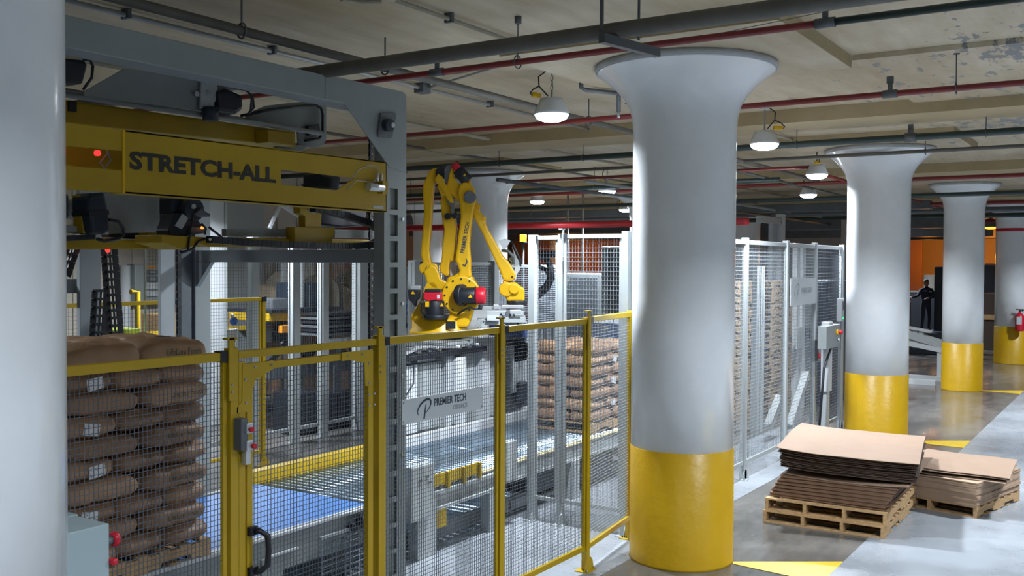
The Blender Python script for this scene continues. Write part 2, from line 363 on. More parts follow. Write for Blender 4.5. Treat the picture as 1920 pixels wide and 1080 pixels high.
MB().bar((5.70, 3.02, 4.37), (6.3, 2.90, 4.37), .05, .06).build('angle_bracket', GRYD, t)
MB().cyl((6.0, 2.9, 4.4), (6.0, 2.9, 4.97), .01, 6).build('hanger_rod', GRYD, t)
pipe_v('sprinkler_pipe', 7.0, 4.6, .027, -3, 13, PIPR, 'nearest thin red pipe turning dark green toward the right', hang=(4.5,), valves=(5.35, 1.95), split=1.95, m2=PIPG)
pipe_v('sprinkler_pipe', 10.2, 4.6, .030, -5, 16, PIPR, 'second red pipe passing behind the main column capital', hang=(8.4, 1.6), valves=(2.2,))
pipe_v('drain_pipe', 13.75, 4.6, .045, -6, 17, PIPG, 'dark green pipe running just in front of the second column capital', hang=(12.2, 9.2, 7.6, 4.2, 1.8), valves=(2.7,))
pipe_v('sprinkler_pipe', 17.2, 4.62, .03, 5, 22, PIPR, 'red pipe in the third bay above the robot', hang=(14, 8))
pipe_v('air_pipe', 16.4, 4.7, .03, -4, 22, PIPY, 'slim brown pipe close to the ceiling past the second column', hang=(12, 3))
pipe_v('air_pipe', 18.6, 4.55, .05, 6, 24, PIPG, 'black pipe passing behind the top of the robot', hang=(15, 10))
pipe_v('sprinkler_pipe', 20.6, 4.62, .04, -4, 25, PIPR, 'dull red pipe crossing behind the second hanging lamp', hang=(5,))
pipe_v('fire_main', 22.5, 3.95, .085, 8, 27, mat('bright_red_pipe', (.48, .02, .03), .4, 0, .1, 3), 'thick bright red fire main low across the back of the hall', hang=(14, 18, 22))
pipe_v('drain_pipe', 23.6, 4.5, .05, -5, 26, PIPG, 'black pipe beyond the second column', hang=(6, 12))
pipe_v('sprinkler_pipe', 27.0, 4.5, .05, -6, 28, PIPR, 'thin red pipe far down the hall before the third column', hang=(6,))
pipe_v('air_pipe', 28.3, 4.4, .07, -6, 28, GRYD, 'dark duct pipe far down the hall', hang=(6,))
pipe_v('drain_pipe', 31.5, 4.4, .07, -6, 28, PIPG, 'distant black pipe above the orange lit bay', hang=(6,))
pipe_v('sprinkler_pipe', 35.5, 4.4, .06, -6, 28, PIPR, 'farthest red pipe crossing before the last column', hang=(8,))
for q, (U, z, hh) in enumerate([(26.9, 4.5, .22), (34.6, 4.35, .35), (38.4, 4.25, .5)]):
    MB().box(U, U+.5, 4.8, 28, z-hh/2, z+hh/2).build('cable_tray', GRYD, loc=(U, 4.8, z), bevel=.02, label=['slim dark duct crossing the hall behind the second row of lamps', 'deep dark duct crossing the hall behind the third row', 'deepest dark duct in front of the orange lit bay'][q], cat='duct')
def pipe_u(name, V, z, r, u0, u1, m, label, n=10, cat='pipe', dv=0., dz=0.):
    t = thing(name, label, cat, (u0, V, z))
    MB().cyl((u0, V, z), (u1, V+dv, z+dz), r, n).build('pipe_run', m, t); return t
t = pipe_u('drain_pipe', 5.95, 4.7, .038, -2, 21, PIPY, 'dark pipe running lengthwise from the top left corner over the wrapper')
for u in (5.3, 7.0, 10.9, 13.5):
    m = MB().cyl((u, 5.95, 4.7), (u, 5.95, 4.98), .008, 6); m.tube([(u, 5.95+.05*math.sin(a), 4.7+.06*math.cos(a)) for a in np.linspace(0, 6.28, 13)[:-1]], .008, 5, True); m.build('hanger_rod', GRYD, t)
t = pipe_u('ceiling_conduit', 4.92, 4.93, .018, 5.9, 17, PIPC, 'cream conduit painted with the ceiling, ending in a looped bend', cat='conduit')
MB().tube([(5.9, 4.92, 4.93), (5.72, 4.96, 4.93), (5.6, 5.12, 4.93), (5.68, 5.26, 4.93), (5.82, 5.2, 4.93), (5.9, 5.05, 4.93)], .018, 8).build('bend', PIPC, t)
for u in (6.6, 8.6): MB().box(u-.015, u+.015, 4.88, 4.96, 4.90, 4.98).build('strap', GRYD, t)
t = pipe_u('ceiling_conduit', 7.1, 4.93, .022, -2, 20, CNDT, 'bright galvanised conduit above the grey wrapper portal', cat='conduit')
for u in (5.1, 6.7, 10.4): MB().box(u-.015, u+.015, 7.05, 7.15, 4.90, 4.98).build('strap', GRYD, t)
t = thing('junction_box', 'small dark junction box on the ceiling conduit', 'junction box', (9.0, 7.1, 4.9)); MB().box(8.94, 9.09, 7.03, 7.17, 4.87, 4.98).build('box_body', GRYD, t, bevel=.01)
t = thing('ceiling_conduit', 'thin galvanised conduit from junction box toward first lamp', 'conduit', (9.0, 7.0, 4.93)); MB().cyl((9.05, 7.03, 4.94), (8.16, 4.95, 4.94), .013, 8).build('pipe_run', CNDT, t)
pipe_u('ceiling_conduit', 8.9, 4.9, .03, 5, 30, PIPC, 'long cream lengthwise pipe beyond the portal corner', cat='conduit')
pipe_u('ceiling_conduit', 10.2, 4.82, .025, 5, 30, PIPY, 'brown lengthwise pipe passing above the robot', cat='conduit')
pipe_u('air_pipe', 9.4, 4.35, .035, 14, 36, GRYD, 'black lengthwise pipe sloping behind the robot head')
pipe_u('air_pipe', 8.8, 4.45, .03, 16, 40, GRYL, 'pale lengthwise pipe beside the distant lamps')
pipe_u('sprinkler_pipe', 6.3, 4.6, .03, 17, 38, PIPY, 'brown lengthwise pipe beyond the second lamp')
pipe_u('air_pipe', 5.0, 4.55, .03, 18, 42, PIPR, 'thin dull red lengthwise pipe toward the far bay')
t = thing('sprinkler_branch', 'short black elbow branch with sprinkler head left of the main capital', 'sprinkler', (9.6, 4.6, 4.6))
MB().tube([(9.95, 5.05, 4.62), (9.95, 5.05, 4.80), (9.9, 5.05, 4.82), (9.55, 5.25, 4.82), (9.5, 5.28, 4.84), (9.5, 5.28, 4.97)], .025, 8).build('elbow', GRYD, t)
MB().cyl((9.95, 5.05, 4.55), (9.95, 5.05, 4.62), .018, 8).build('sprinkler_head', STL, t)
# service drops behind the robot
for (px, V, lab) in [(1065, 14.0, 'left of two thin steel service drops right of the robot'), (1093, 14.0, 'right of two thin steel service drops beyond the fence')]:
    p = hit(px, 360, y=V); t = thing('service_drop', lab, 'conduit', (p[0], p[1], 1.9)); MB().cyl((p[0], p[1], 1.9), (p[0], p[1], CZ+.11), .035, 8).build('pipe_run', CNDT, t)
t = thing('ceiling_wire', 'thin sagging wire strung across the ceiling before the main capital', 'wire', (7.4, 0, 4.75))
MB().tube([(7.9, 6.5, 4.78), (7.85, 5, 4.78), (7.75, 3.5, 4.77), (7.4, 1.8, 4.80), (7.0, .2, 4.9)], .003, 4).build('wire', GRYD, t)

# ---------------------------------------------------------------- lamps
def highbay():
    t = thing('high_bay_lamp', 'x', 'lamp', (0, 0, 0))
    MB().lathe([(.185, 0), (.19, .02), (.175, .05), (.14, .13), (.125, .17), (.06, .18), (.02, .18)], (0, 0, 0), 28).build('housing', DRUM, t)
    MB().lathe([(.0, -.075), (.10, -.068), (.155, -.045), (.178, -.012), (.18, .0)], (0, 0, 0), 28).build('lens', LENS, t)
    MB().tube([(0, 0, .18), (0, 0, .26)], .012, 6).build('hook', CNDT, t)
    m = MB()
    for i in range(3): m.tube([(.016*math.cos(a)*(i % 2), .016*math.cos(a)*((i+1) % 2), .29+.05*i+.032*math.sin(a)) for a in np.linspace(0, 6.28, 11)[:-1]], .005, 5, True)
    m.build('chain', CNDT, t)
    MB().cyl((0, 0, .41), (0, 0, .46), .01, 6).build('chain_bolt', CNDT, t)
    MB().lathe([(.07, .45), (.07, .47)], (0, 0, 0), 14).build('ceiling_cup', DRUM, t)
    MB().tube([(-.05, .05, .46), (-.11, .1, .40), (-.10, .1, .30), (-.03, .03, .2)], .008, 6).build('cord', BLK, t)
    MB().tube([(-.2, .12, .19), (-.22, .14, .21), (-.18, .12, .26), (-.1, .1, .3)], .008, 6).build('cord', BLK, t)
    MB().box(-.2, -.08, .08, .14, .175, .225).build('driver_box', YELR, t, bevel=.01)
    return t
hb = highbay(); hb['_x'] = 1
HBL = ['bright high bay lamp hanging nearest, above the fence left of main column', 'high bay lamp hanging just right of the main column', 'high bay lamp hanging left of the second column', 'small far high bay lamp below the one beside the second column', 'far high bay lamp right of the robot, the upper one', 'small far high bay lamp closest to the robot forearm', 'small far high bay lamp against the main column left side', 'tiny high bay lamp between second and third columns', 'far high bay lamp glimpsed under the yellow lettered beam']
for i, (x, y, z) in enumerate(LAMPS_SEEN):
    o = hb if i == 0 else dup(hb)
    o.location = (x, y, z); o['label'] = HBL[i]; o.rotation_euler = (0, 0, [0, 2.2, 1.0, .3, .5, .7, .2, 0, .4][i])
for ob in list(COL.objects):
    if '_x' in ob: del ob['_x']

# ---------------------------------------------------------------- fences
CURF = None
def fence(name, label, loc):
    global CURF
    CURF = thing(name, label, 'fence', (*loc, 0)); return CURF
def fence_panel(label, p0, p1, z0, z1, mf, mw, ph, pv, rail=.05, stile=.028, wire=.0032, cap=True, th=.035):
    p0 = Vector((*p0, 0)); p1 = Vector((*p1, 0)); d = (p1-p0); L = d.length; d.normalize(); nrm = Vector((-d.y, d.x, 0))
    up = Vector((0, 0, 1))
    f = MB().bar(p0+up*(z1-rail/2), p1+up*(z1-rail/2), .05, rail); f.bar(p0+up*(z0+rail/2), p1+up*(z0+rail/2), th, rail)
    for q in (p0+d*stile/2, p1-d*stile/2): f.bar(q+up*(z0+rail), q+up*(z1-rail), th*.8, stile, up=d)
    t = f.build('fence_panel', mf, CURF, bevel=.004)
    m = MB(); n = int((L-2*stile)/ph); a0 = p0+d*stile; wl = (L-2*stile)
    for i in range(1, n):
        q = a0+d*(wl*i/n); m.bar(q+up*(z0+rail), q+up*(z1-rail), wire, wire, up=d, ends=False)
    nz = int((z1-z0-2*rail)/pv)
    for i in range(1, nz):
        zz = z0+rail+(z1-z0-2*rail)*i/nz; m.bar(a0+up*zz-nrm*wire, a0+d*wl+up*zz-nrm*wire, wire, wire, ends=False)
    m.build('wire_mesh', mw, t, kind='stuff', fixn=False)
    if cap: MB().bar(p0+up*(z1-rail/2)-d*.0, p0+up*(z1-rail/2)+d*.05, .056, rail+.008).build('rail_cap', BLK, t)
    return t
def fence_post(label, p, z, m, w=.06, foot=True, hook=True):
    x, y = p
    t = MB().box(x-w/2, x+w/2, y-w/2, y+w/2, .012, z).build('fence_post', m, CURF, bevel=.004)
    if hook:
        h = MB(); h.box(x-w*.32-.03, x+w*.32-.03, y-w/2-.012, y-w/2, z-.30, z+.06); h.box(x-.062, x+.012, y-w/2-.012, y-w/2+.03, z+.05, z+.062); h.build('lock_bracket', m, t)
        MB().cyl((x+w*.3, y-w*.2, z-.01), (x+w*.3, y-w*.2, z+.05), .008, 6).build('bolt', STL, t)
        for q in (-.25, -.21): MB().cyl((x-.03, y-w/2-.018, z+q), (x-.03, y-w/2-.012, z+q), .007, 6).build('screw', STL, t)
    if foot:
        MB().box(x-.09, x+.09, y-.07, y+.07, 0, .012).build('foot_plate', m, t)
        pts = [(x+.085*math.cos(a), y-.04, .012+.13*math.sin(a)) for a in np.linspace(0, math.pi, 11)]
        MB().prism(pts, (0, .012, 0)).build('foot_gusset', m, t)
        for dx in (-.07, .07): MB().cyl((x+dx, y-.055, .012), (x+dx, y-.055, .035), .009, 6).build('anchor_bolt', STL, t)
    return t
FV = 4.47
fence('yellow_safety_fence', 'long yellow mesh safety fence across the foreground up to the main column', (3.9, FV))
fence_panel('yellow mesh fence panel in front of the left stack of bags', (1.2, FV), (3.855, FV), .2, 2.39, YEL, WIRE, .026, .030, cap=False)
MB().box(3.80, 3.862, FV-.03, FV+.03, 2.335, 2.397).build('rail_cap', BLK, CURF)
fence_panel('yellow mesh fence panel carrying the white sign plate', (5.235, FV), (6.675, FV), .2, 2.39, YEL, WIRE, .026, .030)
fence_panel('yellow mesh fence panel right of the one with the sign plate', (6.745, FV), (8.155, FV), .2, 2.395, YEL, WIRE, .026, .030)
fence_panel('narrow yellow mesh fence panel next to the main column', (8.225, FV), (9.40, 4.62), .2, 2.41, YEL, WIREL, .026, .030)
for (x, y, lab) in [(3.90, FV, 'yellow fence post between the bag stack panel and the gate'), (5.20, FV, 'yellow fence post between the gate and the sign panel'), (6.71, FV, 'yellow fence post right of the sign panel'), (8.19, FV, 'yellow fence post left of the narrow end panel')]:
    fence_post(lab, (x, y), 2.41, YEL)
fence_post('last yellow fence post touching the main column', (9.43, 4.63), 2.42, YEL, hook=False)
# gate
g = thing('yellow_gate', 'yellow mesh safety gate with rounded corner plates and black pull handle', 'gate', (3.95, FV, 0))
MB().box(3.935, 5.165, FV-.025, FV+.025, 2.345, 2.388).build('header_rail', YEL, g, bevel=.004)
MB().box(3.935, 3.985, FV-.025, FV+.025, .03, 2.325).build('strike_bar', YEL, g, bevel=.004)
fr = MB(); fr.box(4.0, 5.12, FV-.02, FV+.02, 2.268, 2.31); fr.box(4.0, 5.12, FV-.02, FV+.02, .12, .18); fr.box(4.0, 4.045, FV-.02, FV+.02, .18, 2.268); fr.box(5.07, 5.12, FV-.02, FV+.02, .18, 2.268)
fr.build('leaf_frame', YEL, g, bevel=.003)
F2 = FV-.024
L1 = MB().prism(py([(454, 683), (512, 676), (514, 690), (493, 703), (478, 712), (472, 735), (466, 772), (443, 775), (443, 764), (453, 752)], F2), (0, -.006, 0)).build('corner_plate', YEL, g)
L2 = MB().prism(py([(640, 661), (698, 655), (698, 722), (684, 724), (682, 680), (655, 675), (640, 677)], F2), (0, -.006, 0)).build('corner_plate', YEL, g)
for (px, py_) in [(460, 712), (478, 688), (509, 684), (461, 755), (653, 667), (679, 665), (692, 682), (692, 718), (692, 740), (692, 760), (702, 738), (702, 758)]:
    p = hit(px, py_, y=F2-.006); MB().cyl(tuple(p), (p[0], p[1]-.006, p[2]), .008, 8).build('screw', STL, g)
m = MB()
for i in range(1, 38): m.bar((4.045+1.025*i/38, FV, .18), (4.045+1.025*i/38, FV, 2.268), .0032, .0032, up=(1, 0, 0), ends=False)
for i in range(1, 68): m.bar((4.045, FV-.003, .18+2.088*i/68), (5.07, FV-.003, .18+2.088*i/68), .0032, .0032, ends=False)
m.build('wire_mesh', WIRE, g, kind='stuff', fixn=False)
hz = hit(468, 1002, y=FV-.08)[2]; MB().tube([(4.03, FV-.03, hz), (4.05, FV-.075, hz), (4.085, FV-.10, hz-.03), (4.09, FV-.105, hz-.12), (4.085, FV-.10, hz-.21), (4.05, FV-.075, hz-.24), (4.03, FV-.03, hz-.24)], .018, 8).build('pull_handle', BLK, g)
MB().box(4.0, 4.06, FV-.05, FV-.02, hz-.025, hz+.025).box(4.0, 4.06, FV-.05, FV-.02, hz-.265, hz-.215).build('handle_base', BLK, g)
sw = thing('safety_switch', 'grey gate interlock switch with two red actuators on the yellow gate', 'switch', (3.98, FV-.04, 1.55))
a = hit(443, 785, y=F2-.03); c_ = hit(457, 842, y=F2-.03)
MB().box(a[0], c_[0], F2-.07, F2, c_[2], a[2]).build('switch_body', GRYD, sw, bevel=.006)
for (q, zz) in ((.0, .03), (.02, .13)):
    MB().box(c_[0]-.02, c_[0]+.03, F2-.08, F2-.02, a[2]-zz-.06, a[2]-zz-.0).build('switch_head', ALU, sw, bevel=.004)
    MB().cyl((c_[0]+.005+q, F2-.1, a[2]-zz-.035), (c_[0]+.005+q, F2-.078, a[2]-zz-.035), .015, 12).build('red_actuator', RED, sw)
MB().box(c_[0]-.0, c_[0]+.035, F2-.05, F2-.01, c_[2]-.09, c_[2]-.01).build('key_bracket', ALU, sw)
# sign plate
sp = thing('sign_plate', 'white plate reading PREMIER TECH CHRONOS on the yellow fence', 'sign', (5.43, FV-.012, 1.75))
z0, z1 = 1.755, 1.935
MB().box(5.43, 6.445, FV-.018, FV-.012, z0, z1).build('plate', PLATE, sp, bevel=.003)
put_text(text_mb('PREMIER TECH', .078, .0008, .0012, .80), (5.80, FV-.0195, 1.850), (1, 0, 0)).build('lettering', SIGNB, sp, label='navy lettering PREMIER TECH', fixn=False)
put_text(text_mb('CHRONOS', .052, .0008, 0, .72), (6.04, FV-.0195, 1.795), (1, 0, 0)).build('lettering', SIGNG, sp, label='thin grey lettering CHRONOS', fixn=False)
lg = MB(); ox, oz, Y = 5.655, 1.79, FV-.0195
def ribbon(mb, pts, ws, y):
    for i in range(len(pts)-1):
        (x0, zz0), (x1, zz1) = pts[i], pts[i+1]; d = Vector((x1-x0, 0, zz1-zz0)).normalized(); n = Vector((-d.z, 0, d.x))
        a, b_, c2, d2 = Vector((x0, y, zz0))+n*ws[i]/2, Vector((x0, y, zz0))-n*ws[i]/2, Vector((x1, y, zz1))-n*ws[i+1]/2, Vector((x1, y, zz1))+n*ws[i+1]/2
        mb.prism([a, b_, c2, d2], (0, -.001, 0))
ang = np.linspace(math.radians(225), math.radians(-70), 22)
pts = [(ox+.03+.078*math.cos(t_)+.012*math.sin(t_), oz+.065+.052*math.sin(t_)+.02*math.cos(t_)) for t_ in ang]
ribbon(lg, pts, [.004+.012*math.sin(math.pi*i/21)**1.0 for i in range(22)], Y)
ribbon(lg, [(ox+.028, oz-.02), (ox+.040, oz+.04), (ox+.05, oz+.085)], [.016, .012, .006], Y)
lg.build('emblem', SIGNB, sp, label='navy looped letter P emblem', fixn=False)
for (x, z) in [(5.45, z0+.02), (5.45, z1-.02), (6.425, z0+.02), (6.425, z1-.02)]: MB().cyl((x, FV-.018, z), (x, FV-.024, z), .009, 8).build('screw', STL, sp)

fence('tall_grey_fence', 'tall pale grey mesh fence return between robot wrist and main column', (9.47, 5.3))
# tall grey fence: return run at x = 9.47 and the run behind the main column
fence_post('thick grey fence post at the conveyor side of the tall fence return', (9.47, 5.865), 3.235, GRYL, w=.09, hook=False)
fence_post('slim grey tall fence post left of the main column', (9.47, 5.50), 3.24, GRYL, w=.06)
fence_post('grey tall fence post touching the left side of the main column', (9.47, 4.70), 3.26, GRYL, w=.08, hook=False)
fence_panel('narrow tall grey mesh panel right of the robot wrist', (9.47, 5.84), (9.47, 5.54), .25, 3.225, GRYL, WIRE, .035, .05, rail=.045)
fence_panel('tall grey mesh panel between the narrow one and the main column', (9.47, 5.46), (9.47, 4.75), .25, 3.235, GRYL, WIREL, .035, .05, rail=.045, cap=True)
fence('tall_grey_fence', 'tall pale grey mesh fence with door right of the main column', (12.8, 4.62))
PX = [hit(x, 600, y=4.62)[0] for x in (1396, 1472, 1526, 1577)]
PL = ['grey tall fence post just right of the main column', 'grey tall fence post left of the far mesh door', 'grey tall fence post right of the far mesh door', 'last grey tall fence post before the second column']
for u, lab in zip(PX, PL): fence_post(lab, (u, 4.62), 3.28, GRYL, w=.08, hook=False)
for u in (10.9,): fence_post('grey tall fence post hidden behind the main column', (u, 4.62), 3.28, GRYL, w=.08, hook=False)
u0 = 9.60
for i, (a, b_) in enumerate([(9.62, 10.86), (10.94, PX[0]-.04), (PX[0]+.04, PX[1]-.04), (PX[1]+.04, PX[2]-.04), (PX[2]+.04, PX[3]-.04)]):
    lab = ['tall grey mesh panel hidden behind the main column', 'tall grey mesh panel peeking out right of the main column', 'wide tall grey mesh panel in front of the pallet tower', 'far grey mesh door with small sign plate', 'dark narrow tall mesh panel beside the control box'][i]
    fence_panel(lab, (a, 4.62), (b_, 4.62), .2, 3.25, GRYL, WIREL if i < 4 else WIRE, .05, .05, rail=.06, stile=.035, wire=.006, cap=(i > 1))
p = PX[1]; s2 = thing('sign_plate', 'small pale sign plate on the far grey mesh door', 'sign', (p, 4.58, 2.3))
MB().box(p+.1, PX[2]-.08, 4.57, 4.58, 2.30, 2.72).build('plate', PLATE, s2, bevel=.003)
put_text(text_mb('PREMIER TECH', .11, .0008, .002, .75), (p+.62, 4.565, 2.49), (1, 0, 0)).build('lettering', SIGNG, s2, fixn=False)
lg = MB(); ribbon(lg, [(p+.35+(x-5.655)*1.5, 2.42+(z-1.79)*1.7) for x, z in pts], [.02]*22, 4.566); ribbon(lg, [(p+.39, 2.38), (p+.42, 2.55)], [.02, .015], 4.566); lg.build('emblem', SIGNG, s2, fixn=False)
# rear low yellow fence
RV = 10.62
fence('rear_yellow_fence', 'low yellow mesh fence at the rear behind the wrapper', (8.26, RV))
fence_panel('rear low yellow mesh panel seen at far left behind the cable carriers', (4.2, RV), (8.22, RV), .2, 2.42, YEL, WIRE, .05, .05)
fence_panel('rear low yellow mesh panel right of the wrapper mast', (8.30, RV), (9.80, RV), .2, 2.42, YEL, WIRE, .045, .045)
fence_post('rear yellow fence post near the left bag stack top', (8.26, RV), 2.48, YEL)
fence_post('rear yellow corner post with black cap behind the gate', (9.84, RV), 2.40, YEL, hook=False)
MB().box(9.80, 9.88, RV-.04, RV+.04, 2.36, 2.43).build('post_cap', BLK, CURF)
# rear tall grey fence
QV = 11.6
fence('rear_tall_fence', 'tall rear mesh fence with pale posts seen through the wrapper portal', (11, QV))
qx = [hit(x, 600, y=QV)[0] for x in (474, 552, 606, 675, 752)]
ql = ['rear tall pale fence post nearest the rear yellow corner', 'rear tall pale fence post in the middle of the gate view', 'rear tall grey fence post left of the wrapper post', 'rear wide grey fence post beside the perforated chain', 'rear tall fence post hidden by the wrapper post']
for i, (u, lab) in enumerate(zip(qx, ql)): fence_post(lab, (u, QV), 3.3, GRYL, w=[.13, .12, .13, .2, .1][i], hook=False)
for i in range(4): fence_panel(['rear tall mesh panel, leftmost of the four behind the gate', 'rear tall mesh panel, second from left behind the gate', 'rear tall mesh panel, third from left behind the gate', 'rear tall mesh panel, closest to the wrapper post'][i], (qx[i]+.1, QV), (qx[i+1]-.1, QV), .2, 3.25, GRYL, WIRE, .05, .05, rail=.06, cap=False)
fence_panel('rear tall mesh panel left of all the others beside the white column', (8.6, QV), (qx[0]-.1, QV), .2, 3.25, GRYL, WIRE, .05, .05, rail=.06, cap=False)
# fence behind the robot
SV = 11.0
fence('robot_back_fence', 'pale mesh fence with silver top rail directly behind the robot', (14, SV))
sx = [hit(x, 600, y=SV)[0] for x in (776, 925, 985)]
for i, u in enumerate([sx[0], sx[1]]): fence_post(['pale fence post with clamp left of the robot', 'pale fence post behind the robot forearm'][i], (u, SV), 2.97, GRYL, w=.16, hook=False)
fence_panel('pale mesh fence panel with silver top rail directly behind the robot', (sx[0]+.09, SV), (sx[1]-.09, SV), .2, 2.94, GRYL, WIREL, .06, .045, rail=.06, wire=.012, cap=False)
fence_panel('pale mesh fence panel behind the robot forearm and wrist', (sx[1]+.09, SV), (sx[2]+1.4, SV), .2, 2.90, GRYL, WIREL, .06, .045, rail=.06, wire=.012, cap=False)
fence_panel('pale mesh fence panel over the electrical cabinets left of the robot', (qx[4]+.2, SV), (sx[0]-.09, SV), .2, 2.94, GRYL, WIREL, .06, .3, rail=.06, wire=.008, cap=False)
# ---------------------------------------------------------------- stretch wrapper
def fit_text(body, W, Hh, m_b=.0, ext=.001, shear=0.):
    t = text_mb(body, 1.0, ext, m_b, 1., shear); xs = [v[0] for v in t.v]; ys = [v[1] for v in t.v]
    x0, x1, y0, y1 = min(xs), max(xs), min(ys), max(ys)
    t.v = [((v[0]-x0)/(x1-x0)*W, (v[1]-y0)/(y1-y0)*Hh, v[2]) for v in t.v]; return t
W = thing('stretch_wrapper', 'large grey portal stretch wrapper with yellow beam lettered STRETCH-ALL', 'machine', (6.7, 5.7, 0))
FVW = 5.6
zt = 4.415
MB().box(2.2, 6.1, FVW, FVW+.22, 4.215, zt).build('top_beam', GRY, W, bevel=.008)
MB().prism(py([(610, 139), (752, 171), (758, 173), (762, 180), (762, 322), (731, 314), (645, 192), (610, 185)], FVW-.004), (0, .012, 0)).build('corner_gusset', GRY, W, bevel=.003)
MB().box(6.08, 6.885, FVW+.02, FVW+.24, 4.22, zt).build('top_beam', GRY, W)
PU0, PU1, PU2, PU3 = [hit(q, 600, y=FVW)[0] for q in (720, 730.5, 745.5, 761)]
c = MB(); c.box(PU0, PU1, FVW, FVW+.015, .02, 4.22); c.box(PU2, PU3, FVW, FVW+.015, .02, 4.22)
z = .1
while z < 3.45: c.box(PU1, PU2, FVW, FVW+.015, z, z+.045); z += .231
c.box(PU1, PU2, FVW, FVW+.015, z, 4.22); c.box(PU0, PU3, FVW+.035, FVW+.115, .02, 4.22); c.box(PU3-.015, PU3, FVW+.015, FVW+.035, .02, 4.22); c.box(PU0, PU0+.015, FVW+.015, FVW+.035, .02, 4.22)
c.build('front_post', GRY, W)
MB().box(6.45, 7.0, FVW-.1, FVW+.36, 0, .02).build('base_plate', GRY, W)
for q in (3.3, 2.55, 1.9, 1.2): MB().cyl((6.83, FVW-.012, q), (6.83, FVW, q), .016, 10).build('bolt', STL, W)
mp_ = MB().prism(py([(711, 212), (738, 212), (740, 216), (733, 256), (730, 259), (708, 257), (706, 253)], FVW-.006), (0, -.02, 0)).build('motor_plate', GRYD, W, bevel=.003)
a = hit(724, 235, y=FVW-.03); MB().cyl((a[0], a[1], a[2]), (a[0], a[1]-.05, a[2]), .055, 18).cyl((a[0]-.03, a[1]-.05, a[2]-.01), (a[0]-.03, a[1]-.06, a[2]-.01), .04, 14).build('gear_hub', BLKB, W)
MB().cyl((a[0]+.02, a[1]-.05, a[2]), (a[0]+.02, a[1]-.065, a[2]), .022, 12).build('shaft_end', ALU, W)
# perforated lift chains
for (U, V, z0c, z1c) in [(hit(695, 500, y=5.93)[0], 5.93, .3, 4.2), (hit(715.5, 500, y=5.74)[0], 5.74, .3, 4.15)]:
    b_ = MB(); zz = z0c
    while zz < z1c: b_.box(U-.022, U+.022, V-.012, V+.012, zz, zz+.056); b_.box(U-.016, U+.016, V-.008, V+.008, zz+.056, zz+.066); zz += .066
    ch = b_.build('lift_chain', BLK, W)
    d = MB(); zz = z0c+.028
    while zz < z1c: d.cyl((U, V-.016, zz), (U, V-.012, zz), .007, 6); zz += .066
    d.build('chain_pin', ALU, ch, kind='stuff')
# rear mast and cross beam
RW = 8.15
def pu(px, V): return hit(px, 600, y=V)[0]
rp = MB(); rp.box(pu(366, RW), pu(395, RW), RW, RW+.2, 0, 3.75); rp.build('rear_post', GRY, W, bevel=.006)
MB().box(pu(344, RW), pu(365, RW), RW+.03, RW+.12, .02, 3.6).build('rear_post_rail', GRYD, W)
rc = MB(); zz = .1
while zz < 3.5: rc.box(pu(331, RW), pu(338, RW), RW-.02, RW, zz, zz+.06); zz += .072
rc.build('lift_chain', BLK, W)
MB().box(pu(301, RW), pu(329, RW), RW, RW+.04, 0, 3.7).build('rear_post', GRYL, W, bevel=.006)
MB().box(pu(150, RW), pu(190, RW), RW, RW+.05, 0, 3.7).build('rear_post', GRY, W, bevel=.006)
MB().box(pu(120, RW), pu(190, RW), RW+.1, RW+.2, 2.62, 2.75).build('rear_brace', GRY, W)
MB().box(6.66, 6.72, FVW+.115, RW+.02, 2.91, 3.03).build('cross_beam', GRY, W, bevel=.006)
MB().prism([(6.66, RW, 2.91), (6.66, RW-.22, 2.91), (6.66, RW, 2.66)], (.05, 0, 0)).build('cross_beam_gusset', GRY, W)
# the lettered beam
YB = 5.40
bm = MB()
for pts_ in ([(232, 243.5), (527, 281), (527, 384), (232, 362)], [(527, 281), (690, 300), (725, 304), (725, 337), (665, 334), (527, 318)], [(527, 346), (632, 357), (665, 334), (725, 337), (725, 398), (527, 384)]):
    bm.prism(py(pts_, YB), (0, .012, 0))
be = bm.build('ring_beam', YELW, W)
fl = MB(); a = hit(232, 243.5, y=YB); b2 = hit(725, 304, y=YB); a3 = hit(232, 362, y=YB); b3 = hit(725, 398, y=YB)
fl.prism([tuple(a), tuple(b2), (b2[0], b2[1]+.14, b2[2]), (a[0], a[1]+.14, a[2])], (0, 0, -.01)); fl.prism([tuple(a3), tuple(b3), (b3[0], b3[1]+.14, b3[2]), (a3[0], a3[1]+.14, a3[2])], (0, 0, .01))
fl.prism([tuple(b2), tuple(b3), (b3[0], b3[1]+.14, b3[2]), (b2[0], b2[1]+.14, b2[2])], (-.01, 0, 0)); fl.build('beam_flange', YELW, W)
e = MB(); e.prism(py([(60, 222), (231, 243.5), (231, 283), (60, 267)], YB-.004), (0, .012, 0)); e.prism(py([(60, 305), (231, 320), (231, 362), (60, 351)], YB-.004), (0, .012, 0)); e.build('beam_end_plate', YELW, W)
MB().prism(py([(230, 243), (235, 243.6), (235, 362.3), (230, 362)], YB-.008), (0, .004, 0)).build('weld_strip', YELR, W, label='bright yellow vertical edge strip')
bk = MB().prism(py([(60, 262), (231, 280), (231, 325), (60, 312)], YB+.45), (0, .012, 0)); bk.build('inner_web', YELW, W)
o1 = hit(243, 318, y=YB-.0015); o2 = hit(517, 341, y=YB-.0015)
tx = fit_text('STRETCH-ALL', o2[0]-o1[0], .116, .040)
put_text(tx, (o1[0], YB-.002, (o1[2]+o2[2])/2-.004), (1, 0, 0)).build('lettering', mat('stencil_dark', (.022, .022, .018), .6), W, label='dark stencilled lettering STRETCH-ALL', fixn=False)
MB().prism(py([(700, 386), (719, 386), (719, 392), (700, 391)], YB-.004), (0, .003, 0)).build('small_label', WALLW, W)
a = hit(690, 350, y=YB-.03); b_ = hit(717, 350, y=YB-.03)
